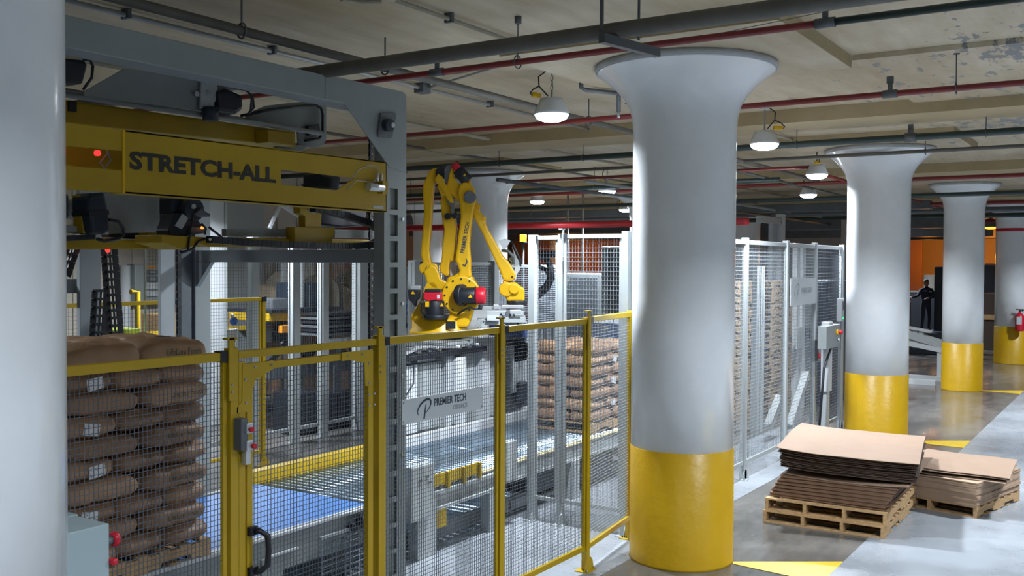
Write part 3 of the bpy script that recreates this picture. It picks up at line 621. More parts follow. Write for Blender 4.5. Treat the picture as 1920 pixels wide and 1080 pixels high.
MB().cyl(tuple(a), (b_[0], b_[1], a[2]), .034, 14).build('air_cylinder', ALU, W)
MB().box(b_[0]-.02, b_[0]+.05, YB-.05, YB, a[2]-.05, a[2]+.06).build('cylinder_bracket', YELW, W, bevel=.004)
for dx in (0, .05): MB().cyl((b_[0]-.06+dx, YB-.03, a[2]+.05), (b_[0]-.06+dx, YB-.03, a[2]+.12), .010, 8).build('air_fitting', ALU, W)
MB().tube(py([(650, 356), (668, 338), (700, 342), (712, 325), (706, 312), (690, 310), (672, 318), (660, 335)], YB-.03), .005, 6).build('air_hose', PIPC, W)
def wpoly(name, m, pts_, V, th=.02, bevel=0, label=None): return MB().prism(py(pts_, V), (0, th, 0)).build(name, m, W, bevel=bevel, label=label)
wpoly('inner_motor', BLKB, [(600, 325), (640, 331), (636, 357), (600, 354)], 5.7, .2, .02)
MB().cyl(tuple(hit(186, 287, y=5.7)), tuple(hit(179, 287, y=5.7)), .018, 8).build('red_indicator', LEDR, W)
MB().tube(py([(200, 280), (208, 300), (196, 316), (188, 305), (202, 288)], 5.7), .006, 6).build('cable', GRYL, W)
# rotating arm and drive above
ua = MB(); ua.prism(py([(60, 178), (555, 247), (555, 276), (60, 224)], 6.15), (0, .26, 0)); ua.build('rotating_arm', YELW, W, bevel=.01)
wpoly('arm_end_box', YELW, [(503, 243), (552, 249), (552, 273), (503, 267)], 6.0, .15, .008)
MB().cyl(tuple(hit(60, 168, y=6.05)), tuple(hit(604, 250, y=6.05)), .020, 12).build('guide_rod', GRY, W)
wpoly('arm_slot', BLK, [(130, 188), (144, 190), (144, 210), (130, 208)], 6.13, .03)
wpoly('drive_plate', GRY, [(158, 172), (235, 128), (345, 146), (408, 158), (408, 208), (390, 210), (158, 180)], 6.02, .02, .003)
wpoly('mount_plate', GRYL, [(378, 150), (405, 153), (408, 158), (408, 186), (402, 192), (402, 205), (376, 203)], 5.98, .02, .003)
for (x, y) in [(370, 176), (392, 174)]:
    p = hit(x, y, y=5.97); MB().cyl((p[0], p[1], p[2]), (p[0], p[1]+.012, p[2]), .02, 10).build('bolt', STL, W)
p = hit(395, 214, y=5.96); MB().cyl((p[0], p[1], p[2]-.05), (p[0], p[1], p[2]+.05), .06, 14).build('coupling', BLKB, W)
wpoly('arm_bracket', GRY, [(462, 214), (500, 198), (560, 191), (600, 187), (610, 190), (612, 197), (612, 262), (606, 272), (594, 277), (560, 275), (558, 240), (500, 228), (462, 226)], 6.25, .02, .003)
MB().tube(py([(452, 217), (500, 207), (560, 199), (592, 197), (602, 203), (605, 215), (605, 250), (598, 260), (572, 264)], 6.22), .012, 8).build('rubber_seal', BLK, W)
wpoly('bracket_roller', BLK, [(578, 236), (600, 232), (602, 250), (580, 255)], 6.2, .04, .01)
wpoly('bracket_foot', GRY, [(520, 275), (575, 270), (574, 280), (560, 286), (520, 281)], 6.2, .06, .01)
for (pp, q) in [([(100, 106), (158, 112), (166, 120), (156, 158), (100, 157)], 5.9), ([(408, 170), (425, 164), (456, 178), (458, 205), (445, 214), (412, 210)], 5.95)]:
    wpoly('drive_motor', BLK, pp, q, .24, .03)
for pp in ([(156, 112), (168, 112), (174, 124), (172, 146), (156, 168)], [(440, 165), (460, 168), (474, 182), (476, 202), (466, 212)], [(446, 163), (464, 170), (472, 186), (470, 210)]):
    MB().tube(py(pp, 5.9), .010, 8).build('motor_cable', BLK, W)
# lower ring: rails, carriage, energy chain
wpoly('ring_rail', YELW, [(346, 444), (700, 450), (712, 453), (700, 463), (346, 463)], 5.92, .05, .004)
wpoly('ring_rail_back', GRY, [(424, 429), (552, 429), (552, 444), (424, 443)], 5.96, .05)
wpoly('ring_rail_back', GRY, [(628, 430), (702, 432), (702, 447), (628, 446)], 5.96, .05)
wpoly('carriage_block', YELW, [(552, 425), (629, 427), (622, 459), (553, 459)], 5.86, .10, .006)
wpoly('carriage_upright', YELW, [(563, 384), (604, 387), (602, 427), (572, 426), (572, 405), (563, 400)], 5.90, .08, .006)
wpoly('film_tensioner', BLK, [(598, 388), (690, 394), (684, 424), (640, 427), (602, 422)], 6.05, .2, .02)
wpoly('white_lever', WALLW, [(577, 393), (590, 390), (596, 394), (595, 399), (588, 400)], 5.84, .02)
ec = MB(); pe = [(392, 449), (450, 454), (520, 458), (600, 461), (670, 461), (700, 458), (712, 449), (715, 438), (708, 428), (690, 418), (650, 405), (610, 394), (586, 391)]
pw_ = [Vector(v) for v in py(pe, 5.80)]
for i in range(len(pw_)-1):
    L = (pw_[i+1]-pw_[i]).length; n = max(1, int(L/.045))
    for k in range(n):
        a = pw_[i].lerp(pw_[i+1], (k+.04)/n); b_ = pw_[i].lerp(pw_[i+1], (k+.96)/n); ec.bar(a, b_, .07, .052)
ec.build('energy_chain', BLK, W)
MB().cyl(tuple(hit(394, 449, y=5.755)), tuple(hit(394, 449, y=5.74)), .011, 8).build('chain_bolt', ALU, W)
wpoly('carriage_base', YELW, [(302, 440), (390, 445), (390, 462), (372, 458), (346, 468), (304, 455)], 5.86, .3, .006)
wpoly('carriage_base', YELW, [(100, 449), (170, 446), (205, 447), (278, 452), (278, 467), (100, 468)], 6.25, .2, .006)
wpoly('carriage_end', YELW, [(278, 436), (297, 436), (292, 466), (278, 466)], 6.22, .12, .004)
wpoly('carriage_arm', BLK, [(100, 442), (180, 440), (180, 449), (100, 454)], 6.15, .1, .005)
wpoly('carriage_arm', BLK, [(205, 438), (277, 436), (277, 450), (205, 444)], 6.35, .1, .005)
wpoly('film_web', FILM, [(190, 358), (306, 370), (306, 445), (204, 440)], 6.5, .01)
for (x, r_, mm) in [(307, .03, GRYD), (315, .026, STL)]:
    MB().cyl(tuple(hit(x, 445, y=6.4)), tuple(hit(x, 370, y=6.4)), r_, 12).build('film_roller', mm, W)
wpoly('carriage_motor', BLKB, [(172, 362), (197, 360), (200, 376), (205, 400), (207, 432), (198, 440), (176, 438), (171, 410), (166, 392), (166, 368)], 6.05, .2, .02)
wpoly('motor_fan_cover', BLK, [(167, 396), (204, 394), (205, 402), (168, 405)], 6.04, .2)
wpoly('carriage_bracket', YELW, [(150, 366), (164, 362), (168, 372), (162, 386), (168, 436), (156, 438), (152, 400)], 6.15, .1, .005)
wpoly('film_roll', WALLW, [(140, 372), (154, 372), (154, 412), (140, 412)], 6.3, .12, .03)
wpoly('carriage_valve', GRYL, [(126, 422), (145, 424), (145, 437), (126, 436)], 6.2, .05, .004)
wpoly('carriage_bracket', YELW, [(145, 410), (158, 410), (158, 438), (145, 438)], 6.2, .05, .004)
wpoly('roller_drum', BLKB, [(100, 360), (132, 362), (132, 412), (100, 412)], 6.3, .15, .03)
MB().tube(py([(205, 412), (222, 415), (230, 427), (232, 440), (222, 448), (195, 452), (182, 448)], 6.0), .012, 8).build('motor_cable', BLK, W)
wpoly('prestretch_head', BLKB, [(322, 370), (352, 371), (352, 400), (322, 402)], 6.0, .15, .015)
p = hit(366, 393, y=5.92); MB().cyl((p[0], p[1]+.14, p[2]), (p[0], p[1], p[2]), .088, 22).build('gear_case', BLKB, W, bevel=.012)
p = hit(364, 387, y=5.905); MB().cyl((p[0], p[1]+.02, p[2]), (p[0], p[1], p[2]), .018, 12).build('gear_hub', ALU, W)
wpoly('gear_case_foot', GRYD, [(378, 388), (388, 398), (396, 401), (394, 407), (370, 406), (366, 400)], 5.9, .05, .01)
wpoly('gear_motor', BLKB, [(330, 400), (358, 395), (382, 424), (376, 430), (352, 443), (320, 446), (317, 432)], 5.94, .16, .015)
wpoly('motor_nameplate', ALU, [(342, 401), (354, 408), (341, 430), (328, 423)], 5.93, .006)
wpoly('motor_foot', GRYD, [(358, 424), (382, 426), (386, 437), (362, 440)], 5.9, .1, .01)
p = hit(379, 427, y=5.88); MB().sphere(tuple(p), .012).build('orange_indicator', LEDO, W)
for pp in ([(362, 400), (356, 440), (352, 470), (338, 472)], [(390, 446), (372, 452), (362, 466), (340, 474)], [(392, 426), (402, 434), (416, 445)], [(378, 420), (386, 428), (384, 440)]):
    MB().tube(py(pp, 5.85), .009, 6).build('cable', BLK, W)
# vertical energy chains (ladder like)
def ladder(x0, y0, x1, y1, w0, V, lean):
    lb = MB(); n = 13; P0 = Vector(hit(x0, y0, y=V)); P1 = Vector(hit(x1, y1, y=V)); wv = Vector(hit(x0+w0, y0, y=V))-P0; n = int((P1-P0).length/.062)
    for i in range(n):
        a = P0.lerp(P1, i/n); b_ = P0.lerp(P1, (i+.93)/n)
        lb.bar(a, b_, .012, .05); lb.bar(a+wv*.52, b_+wv*.52, .012, .012); lb.bar(a+wv, b_+wv, .012, .05)
        lb.bar(a, a+wv, .05, .022)
    return lb.build('energy_chain', BLK, W)
ladder(194, 466, 207, 640, 21, 7.2, 0); ladder(178, 545, 172, 640, 22, 7.4, 0); ladder(126, 462, 106, 520, 20, 7.3, 0)
p = hit(202, 469, y=7.1); MB().sphere(tuple(p), .02).build('red_indicator', LEDR, W)

# ---------------------------------------------------------------- conveyors
BC = thing('belt_conveyor', 'conveyor with flat blue belt behind the yellow gate', 'conveyor', (5.3, 6.8, 0))
MB().box(2.6, 6.98, 6.09, 7.62, .60, .655).build('blue_belt', BLU, BC, bevel=.012)
MB().box(2.6, 6.95, 6.02, 6.07, .36, .645).build('side_plate', GRY, BC); MB().box(2.6, 6.9, 6.00, 6.085, .645, .675).build('edge_strip', WALLW, BC, bevel=.005)
MB().box(2.6, 6.95, 7.64, 7.69, .36, .66).build('side_plate', GRY, BC)
for (a, b_) in [(3.0, 3.2), (5.55, 5.78)]:
    for v in (6.0, 7.45): MB().box(a, b_, v, v+.2, 0, .5).build('leg', GRY, BC, bevel=.004)
p = hit(575, 1000, y=6.0)
MB().box(5.62, 5.95, 5.99, 6.015, .50, .515).build('strip_light', WALLW, BC)
MB().box(6.2, 6.9, 5.97, 6.0, .52, .54).box(6.2, 6.9, 5.97, 6.0, .02, .04).build('drive_guard_frame', GRYL, BC)
m = MB()
for i in range(9): m.bar((6.2, 5.985, .06+.052*i), (6.9, 5.985, .06+.052*i), .01, .008)
for i in range(12): m.bar((6.22+.06*i, 5.985, .03), (6.22+.06*i, 5.985, .53), .008, .006)
m.build('drive_guard_mesh', STL, BC, kind='stuff')
MB().box(5.0, 6.9, 6.2, 7.5, .05, .40).build('drive_housing', BLKB, BC, bevel=.02)
MB().cyl((6.74, 5.94, .56), (6.74, 6.02, .56), .06, 16).cyl((6.6, 5.95, .54), (6.6, 6.02, .54), .035, 12).build('drive_pulley', BLK, BC)
MB().cyl((6.72, 5.92, .60), (6.72, 5.94, .60), .03, 12).build('pulley_hub', STL, BC)

RC = thing('roller_conveyor', 'long powered roller conveyor with steel rollers running past the robot', 'conveyor', (9.5, 6.8, 0))
x = 7.09; base = None
rl = MB().cyl((0, 6.10, 0), (0, 7.64, 0), .036, 12)
while x < 13.0:
    if base is None:
        rl.v = [(v[0]+x, v[1], v[2]+.615) for v in rl.v]; base = rl.build('roller', ROLL, RC); bx0 = x
    else:
        o = base.copy(); COL.objects.link(o); o.location.x = x-bx0
    x += .098
MB().box(7.0, 13.1, 6.02, 6.07, .48, .665).build('side_channel', GRYL, RC); MB().box(7.0, 13.1, 5.99, 6.08, .665, .675).build('top_edge', mat('worn_cream_edge', (.66, .58, .34), .5), RC)
MB().box(7.0, 13.1, 6.0, 6.02, .46, .49).build('bottom_lip', GRYL, RC)
MB().box(8.8, 13.1, 7.68, 7.76, .54, .76).build('far_rail', WALLW, RC, bevel=.005)
MB().box(6.72, 8.8, 7.68, 7.80, .63, .765).build('yellow_rail', YEL, RC, bevel=.006)
for i in range(12): MB().box(6.85+i*.16, 6.89+i*.16, 7.67, 7.70, .59, .64).build('rail_clip', YEL, RC)
MB().box(8.8, 9.6, 7.64, 7.70, .2, .54).box(10, 13, 7.70, 7.74, .1, .54).build('lower_panel', GRY, RC)
for (a, b_) in [(7.52, 7.82), (8.76, 8.87), (10.6, 10.75), (12.4, 12.55)]:
    for v in (5.96, 7.6): MB().box(a, b_, v, v+.12, 0, .63 if a < 8 else .48).build('leg', GRYL, RC, bevel=.004)
MB().box(7.34, 7.70, 5.90, 6.00, .42, .955).build('control_head', GRYL, RC, bevel=.01)
for (x, z) in [(7.45, .8), (7.56, .82), (7.6, .76)]: MB().box(x, x+.05, 5.893, 5.9, z, z+.02).build('head_slot', GRYD, RC)
MB().box(9.03, 9.25, 5.92, 6.0, .50, .95).build('control_head', GRYL, RC, bevel=.01)
MB().box(7.78, 9.3, 5.955, 6.0, .60, .635).box(7.82, 9.0, 5.955, 5.98, .44, .47).build('support_channel', GRYL, RC)
for i in range(3):
    MB().box(7.74+i*.28, 8.0+i*.28, 5.97, 5.985, .685, .80).build('yellow_guard', YEL, RC)
    MB().box(7.985+i*.28, 8.02+i*.28, 5.94, 5.98, .64, .80).build('yellow_guard_rib', YEL, RC)
MB().box(7.83, 8.01, 5.98, 6.03, .24, .46).build('yellow_block', YEL, RC, bevel=.004)
for i in range(7): MB().cyl((7.8+i*.11, 5.97, .655), (7.8+i*.11, 6.0, .655), .022, 8).build('chain_sprocket', GRYD, RC)
b0 = MB().cyl((7.2, 6.15, .16), (7.2, 7.6, .16), .035, 10).build('lower_roller', ROLL, RC)
for i in range(1, 22): o = b0.copy(); COL.objects.link(o); o.location.x = i*.13
MB().box(7.1, 10.2, 6.12, 6.15, .08, .24).build('lower_side', GRYD, RC)
MB().box(9.9, 10.5, 6.1, 6.5, .12, .42).build('drive_housing', BLKB, RC, bevel=.02); MB().box(11.0, 11.9, 6.08, 6.5, .1, .42).build('drive_housing', BLKB, RC, bevel=.02)
MB().box(9.4, 13, 6.1, 6.2, .1, .2).build('lower_side', GRYD, RC)
MB().box(10.2, 13, 6.8, 7.2, .0, .45).build('cable_trough', GRYD, RC)

# ---------------------------------------------------------------- bags
from mathutils import noise
def sup(a, b_, c, p, q, x, y=None, z=None):
    if y is None:
        k = (1-min(1, abs(z/c)**q))**(p/q)-abs(x/a)**p; return b_*max(k, 0)**(1/p)
def bag_mesh(a, b_, c, seed, mt, p=5.5, q=3.4, name='paper_bag', world=False):
    rnd = random.Random(seed); ph = [rnd.uniform(0, 6.28) for _ in range(8)]
    nu, nv = 44, 14; vs = []; fs = []
    for j in range(nv+1):
        w_ = -math.pi/2+math.pi*j/nv
        cz, cs = math.sin(w_), math.cos(w_)
        for i in range(nu):
            t_ = 2*math.pi*i/nu; ct, st = math.cos(t_), math.sin(t_)
            r = (abs(ct)**p+abs(st)**p)**(-1/p); sz = math.copysign(abs(cz)**(2/q), cz); sc_ = abs(cs)**(2/q)
            x = a*ct*r*sc_; y = b_*st*r*sc_; z = c*sz
            e = abs(x)/a
            z *= 1-.55*(max(0, e-.70)/.30)**1.3
            y *= 1+.05*max(0, e-.8)
            wv = .006*math.sin(9*x/a+ph[0])*math.cos(5*y/b_+ph[1])+.006*math.sin(17*x/a*1.1+ph[2]+3*z/c)+.004*math.cos(13*y/b_+ph[3])
            n_ = Vector((x/a*.2, y/b_, z/c*1.2)); n_.normalize() if n_.length > 0 else None
            x += rnd.uniform(-.003, .003); fz = noise.noise(Vector((x*9+seed*7, y*9, z*14)))*.016+abs(noise.noise(Vector((x*22+seed, y*22, z*30))))*.010-.004; wv = wv*.5+fz; vs.append((x+n_.x*wv, y+n_.y*wv, z+n_.z*wv))
    for j in range(nv):
        for i in range(nu): fs.append((j*nu+i, j*nu+(i+1) % nu, (j+1)*nu+(i+1) % nu, (j+1)*nu+i))
    mb = MB(); mb.add(vs, fs, True); return mb
LB = [bag_mesh(.306, .206, .083, s, KRAFT) for s in (1, 2, 3, 9)]
def surf_text(body, W_, Hh, a, b_, c, xo, zo, yface=-1, bold=.0):
    t = fit_text(body, W_, Hh, bold, .0)
    out = MB(); vs = []
    for v in t.v:
        x = v[0]+xo; z = v[1]+zo; y = sup(.306, .206, .083, 5.5, 3.4, x, z=z)+.011; vs.append((x, y*yface, z))
    seen = {}; out.add(vs, t.f); return out
def bag_stack(cx, cy, z0, layers, names, pitch, grp, topfat=False, sd=0, hide_back=False):
    "interlocked five-bag layers on a pallet; odd layers swap the two rows"
    protos = {}
    rnd = random.Random(sd)
    for kk, s in enumerate(LB):
        o = s.build('paper_bag', [KRAFT, KRAFT2, KRAFT, KRAFT2][kk], None); tag(o, 'x', 'bag', grp[0]); protos[kk] = o
    tproto = {}
    a, b_, c = .302, .205, .088
    def prints():
        tx_ = surf_text('LifeLine Foods', .30, .042, a, b_, c, -.10, -.012)
        return tx_
    first = True; count = 0; used = set()
    for L in range(layers):
        z = z0+pitch*(L+.5)
        long_front = (L % 2 == (layers-1) % 2)
        spots = []
        fy, by = (cy-.30, cy+.20) if long_front else (cy-.20, cy+.30)
        for q in (-1, 1): spots.append((cx+q*.30, fy if long_front else by, 0, long_front, 'long', q))
        for q in (-1, 0, 1): spots.append((cx+q*.40, by if long_front else fy, math.pi/2, not long_front, 'short', q))
        for (x, y, rz_, front, kind, q) in spots:
            k = rnd.choice([0, 1, 2, 3]); src = protos[k]
            if k in used: o = src.copy(); COL.objects.link(o)
            else: o = src; used.add(k)
            jz = rnd.uniform(-.006, .006)
            top = (L == layers-1)
            o.location = (x+rnd.uniform(-.012, .012), y+rnd.uniform(-.012, .012), z+jz+(.012 if top and topfat else 0)); o.rotation_euler = (rnd.uniform(-.02, .02), rnd.uniform(-.03, .03)+(rad(3) if top and topfat and q == 1 else 0), rz_+rnd.uniform(-.04, .04)+(math.pi if rz_ and rnd.random() < .5 else 0))
            if top and topfat: o.scale = (1.03, 1, 1.18)
            else: o.scale = (1, 1, 1.0)
            nm = names(L, front, kind, q)
            o['label'] = nm[0]; o['category'] = 'bag'; o['group'] = grp[0] if nm[1] is None else nm[1]
            count += 1
            if front and kind == 'long' and (sd == 5 or True):
                if q == 1:
                    if 'txt' not in tproto: tt = prints().build('printed_name', INK, None, world=False, fixn=False); tproto['txt'] = tt; t_ = tt
                    else: t_ = tproto['txt'].copy(); COL.objects.link(t_)
                    t_.parent = o; t_['label'] = 'dark printed words LifeLine Foods'
            if front and kind == 'short' and ((sd == 5 and q in (-1,)) or (sd == 8 and q in (0,))):
                fx = 1 if abs(((o.rotation_euler[2]+math.pi*2) % (2*math.pi))-math.pi/2) > 1 else -1
                # label on the bag end that faces the aisle
                xe = .309*(-1 if fx == -1 else 1)
                tm = MB().prism([(xe, -.10, -.035), (xe, .02, -.055), (xe, .03, .03), (xe, -.09, .045)], (.004*(-1 if fx == -1 else 1), 0, 0))
                t_ = tm.build('paper_label', TAGM, None, world=False); t_.parent = o; t_['label'] = 'crumpled white printed label'
            if front and kind == 'long' and top and topfat and q == 1:
                lf = MB()
                for (x_, z_, rr) in [(-.06, .0, 0), (-.02, .02, .5), (-.09, .03, -.4)]:
                    lf.prism([(x_-.03, -.1, .098), (x_, -.12, .096), (x_+.035, -.1, .097), (x_, -.085, .098)], (0, 0, .002))
                t_ = lf.build('printed_leaf', INK, None, world=False); t_.parent = o
    for k in protos:
        if k not in used: bpy.data.objects.remove(protos[k])
ORD = ['lowest', 'second', 'third', 'fourth', 'fifth', 'sixth', 'seventh', 'eighth', 'ninth', 'top']
def namesA(L, front, kind, q):
    if not front: return ('brown paper bag in the back half of the left stack', 'bags in the back half of the left stack')
    side = {(-1, 'long'): 'left long', (1, 'long'): 'right long', (-1, 'short'): 'left end-on', (0, 'short'): 'middle end-on', (1, 'short'): 'right end-on'}[(q, kind)]
    ex = 'with printed name ' if kind == 'long' and q == 1 else ('with white label ' if kind == 'short' and q == -1 else '')
    return (f'{side} kraft bag {ex}in {ORD[L]} layer, left stack behind yellow fence', 'kraft bags facing the fence in the left stack')
def namesB(L, front, kind, q):
    if not front: return ('brown paper bag in the back half of the far stack', 'bags in the back half of the far stack')
    side = {(-1, 'long'): 'left long', (1, 'long'): 'right long', (-1, 'short'): 'left end-on', (0, 'short'): 'middle end-on', (1, 'short'): 'right end-on'}[(q, kind)]
    return (f'{side} kraft bag in {ORD[L]} layer of the far stack on the roller conveyor', 'kraft bags on the front of the far stack')
bag_stack(4.43, 6.49, .805, 10, namesA, .150, ('kraft bags facing the fence in the left stack',), True, 5)
bag_stack(12.1, 6.68, .80, 7, namesB, .150, ('kraft bags on the front of the far stack',), False, 8)

# ---------------------------------------------------------------- pallets
def pallet(label, Lx=1.2, Ly=1.0, group=None, m=WOOD):
    t = thing('wooden_pallet', label, 'pallet', (0, 0, 0), group=group); t['_loc'] = (0, 0, 0)
    ns = 3 if Ly < 1.2 else 4
    for i in range(ns):
        y = -Ly/2+.02+i*(Ly-.04)/(ns-1)
        s = MB()
        pts = [(-Lx/2, 0, .018), (-Lx*.36, 0, .018), (-Lx*.34, 0, .055), (-Lx*.14, 0, .055), (-Lx*.12, 0, .018), (Lx*.12, 0, .018), (Lx*.14, 0, .055), (Lx*.34, 0, .055), (Lx*.36, 0, .018), (Lx/2, 0, .018), (Lx/2, 0, .118), (-Lx/2, 0, .118)]
        s.prism([(a, y-.019, c) for a, _, c in pts], (0, .038, 0)); s.build('stringer', m, t)
    nb = 7 if Lx < 1.5 else 11
    wb = .09
    for i in range(nb):
        x = -Lx/2+wb/2+i*(Lx-wb)/(nb-1); MB().box(x-wb/2, x+wb/2, -Ly/2, Ly/2, .118, .136).build('deck_board', m, t)
    for i in range(5 if Lx < 1.5 else 7):
        n2 = 4 if Lx < 1.5 else 6; x = -Lx/2+wb/2+i*(Lx-wb)/n2; MB().box(x-wb/2, x+wb/2, -Ly/2, Ly/2, 0, .018).build('bottom_board', m, t)
    del t['_loc']
    for ch in t.children:
        if '_loc' in ch: del ch['_loc']
    return t
pa = pallet('wooden pallet under the left stack of bags on the conveyor'); pa.location = (4.43, 6.50, .672)
dup(pa, (12.1, 6.68, .664), 0, 'wooden pallet under the far stack of bags')
# ---------------------------------------------------------------- robot
RL = np.array([11.0, 8.35, 1.92]); dep = float((RL-CAMP) @ f2); KK = dep/CAM_F
dd = RL-CAMP; PX0 = 960+CAM_F*float(dd @ r3)/dep; PY0 = 540-CAM_F*float(dd @ u3)/dep
R = thing('palletizing_robot', 'tall yellow four-axis palletizing robot with red and black motors', 'robot', tuple(RL), -rad(57))
def rp_(px, py_, y=0.): return ((px-PX0)*KK, y, (PY0-py_)*KK)
PXB = 833.-PX0   # the base centre is seen here in the photo
def rq(px, py_, y=0.): return rp_(px-PXB, py_+(PY0-628), y)
def rpoly(name, m, pts_, y0, y1, bevel=.02, seg=2, parent=None, label=None):
    return MB().prism([rq(a, b_, y0) for a, b_ in pts_], (0, y1-y0, 0)).build(name, m, parent or R, bevel=bevel, seg=seg, world=False, label=label)
def rcyl(name, m, p0, p1, r, y0=0., y1=None, n=24, bevel=.008, parent=None, r2=None, label=None):
    y1 = y0 if y1 is None else y1
    return MB().cyl(rq(*p0, y0), rq(*p1, y1), r, n, r2).build(name, m, parent or R, bevel=bevel, world=False, label=label)
c0 = rq(833, 628)
MB().lathe([(.40, .0), (.415, .02), (.41, .06), (.385, .09), (.38, .20), (.36, .235), (.2, .24)], (c0[0], 0, .0), 44).build('base', YELR, R, world=False)
MB().lathe([(.33, -.05), (.33, .0)], (c0[0], 0, 0), 30).build('base_ring', BLK, R, world=False)
hole = MB().box(rq(850, 608)[0], rq(866, 608)[0], -.40, -.36, rq(0, 614)[2], rq(0, 600)[2]).build('base_port', BLK, R, world=False)
for y0, y1 in ((-.26, -.14), (.14, .26)):
    rpoly('side_casting', YELR, [(782, 600), (784, 590), (803, 560), (806, 545), (812, 531), (824, 528), (832, 536), (826, 550), (812, 560), (804, 590), (812, 598), (840, 600)], y0, y1)
rpoly('turret_casting', YELR, [(846, 604), (854, 592), (856, 560), (853, 545), (848, 530), (850, 520), (862, 517), (872, 510), (885, 512), (896, 520), (903, 532), (905, 553), (900, 572), (896, 590), (888, 612), (850, 612)], -.28, .22, .03)
rcyl('shoulder_disc', YELR, (876, 553), (876, 553), .265, -.34, -.20, 40, .02)
for i in range(12):
    t_ = 2*math.pi*i/12; c = rq(876, 553); MB().cyl((c[0]+.225*math.cos(t_), -.352, c[2]+.225*math.sin(t_)), (c[0]+.225*math.cos(t_), -.34, c[2]+.225*math.sin(t_)), .014, 8).build('flange_bolt', BLK, R, world=False)
mt = rcyl('shoulder_motor', BLK, (868, 553), (904, 553), .115, -.42, -.46, 24, .012)
rcyl('motor_flange', BLK, (872, 553), (882, 552), .15, -.38, -.42, 24, .01)
rcyl('motor_cap', RED, (903, 553), (921, 553), .117, -.46, -.47, 24, .025)
rcyl('cap_plug', BLK, (912, 570), (911, 578), .03, -.46, -.46, 10, .004)
def tri(px, py_, y, s=.028):
    c = rq(px, py_, y); MB().prism([(c[0]-s, y, c[2]-s*.8), (c[0]+s, y, c[2]-s*.8), (c[0], y, c[2]+s*.9)], (0, -.002, 0)).build('warning_triangle', YELR, R, world=False)
tri(894, 553, -.585); tri(843, 569, -.57); tri(788, 548, -.36); 
MB().prism([rq(813, 563, -.57), rq(820, 563, -.57), rq(820, 573, -.57), rq(813, 573, -.57)], (0, -.002, 0)).build('warning_label', YELR, R, world=False)
rcyl('swing_motor', BLK, (828, 595), (828, 562), .135, -.42, -.42, 22, .015)
rcyl('swing_motor_flange', BLK, (830, 596), (830, 588), .175, -.40, -.40, 22, .01)
rpoly('swing_motor_band', RED, [(810, 547), (842, 547), (842, 561), (836, 563), (830, 560), (820, 563), (810, 561)], -.56, -.28, .012)
rpoly('swing_motor_cap', BLK, [(812, 541), (840, 541), (841, 547), (811, 547)], -.54, -.3, .01)
MB().prism([rq(834, 551, -.562), rq(839, 551, -.562), rq(839, 558, -.562), rq(834, 558, -.562)], (0, -.002, 0)).build('motor_label', WALLW, R, world=False)
rpoly('rear_motor', BLK, [(778, 543), (799, 543), (799, 560), (794, 562), (792, 575), (787, 568), (779, 560)], -.34, -.12, .012)
rpoly('rear_motor_top', ALU, [(783, 536), (800, 536), (800, 543), (783, 543)], -.3, -.14, .005)
MB().tube([rq(812, 592, -.5), rq(806, 580, -.55), rq(808, 566, -.58), rq(814, 560, -.58)], .018, 8).build('motor_cable', BLK, R, world=False)
MB().tube([rq(870, 588, -.38), rq(880, 580, -.42), rq(892, 574, -.45), rq(902, 577, -.46), rq(911, 576, -.46)], .014, 8).build('motor_cable', BLK, R, world=False)
# lower arm: two webs joined at the foot
rpoly('lower_arm', YELR, [(866, 524), (872, 508), (868, 496), (864, 488), (867, 468), (870, 440), (874, 410), (872, 380), (868, 365), (872, 350), (880, 345), (892, 348), (899, 358), (901, 380), (898, 400), (893, 430), (891, 460), (893, 490), (893, 508), (895, 520)], -.30, -.06, .03)
rpoly('lower_arm_web', YELR, [(846, 518), (836, 512), (834, 502), (838, 488), (840, 460), (843, 432), (838, 408), (836, 378), (838, 366), (845, 361), (851, 364), (854, 390), (862, 402), (866, 430), (864, 460), (864, 488), (860, 492), (854, 490), (852, 500), (852, 518)], -.16, .10, .025)
rpoly('arm_slot_cover', ALU, [(852, 488), (863, 488), (864, 506), (861, 518), (853, 518)], -.05, .02, .004)
rpoly('arm_balance_link', GRYD, [(853, 372), (859, 370), (862, 380), (862, 402), (856, 404), (855, 390), (848, 380)], -.24, -.18, .006)
for c in ((849, 408), (862, 406)): rcyl('pivot_bolt', BLK, c, c, .045, -.22, -.16, 14, .006)
rcyl('elbow_cap', GRYD, (891, 374), (891, 374), .085, -.35, -.29, 26, .01)
# raised link on the left
rpoly('rear_link', YELR, [(803, 350), (810, 333), (815, 323), (824, 318), (836, 320), (838, 328), (830, 336), (824, 350), (822, 372), (820, 410), (818, 440), (815, 470), (817, 484), (821, 500), (818, 508), (806, 510), (803, 494), (799, 480), (800, 460), (803, 430), (805, 400), (803, 372)], -.14, .02, .025)
rcyl('link_knuckle', YELR, (808, 504), (808, 504), .085, -.18, .06, 22, .015); rcyl('link_knuckle', YELR, (822, 505), (822, 505), .082, -.24, -.12, 22, .015)
rcyl('knuckle_pin', BLK, (820, 505), (820, 505), .022, -.255, -.24, 12, .002)
rpoly('crank_link', YELR, [(806, 510), (818, 497), (828, 500), (834, 512), (838, 524), (852, 530), (866, 520), (866, 540), (845, 548), (820, 540), (812, 530)], -.26, -.12, .02)
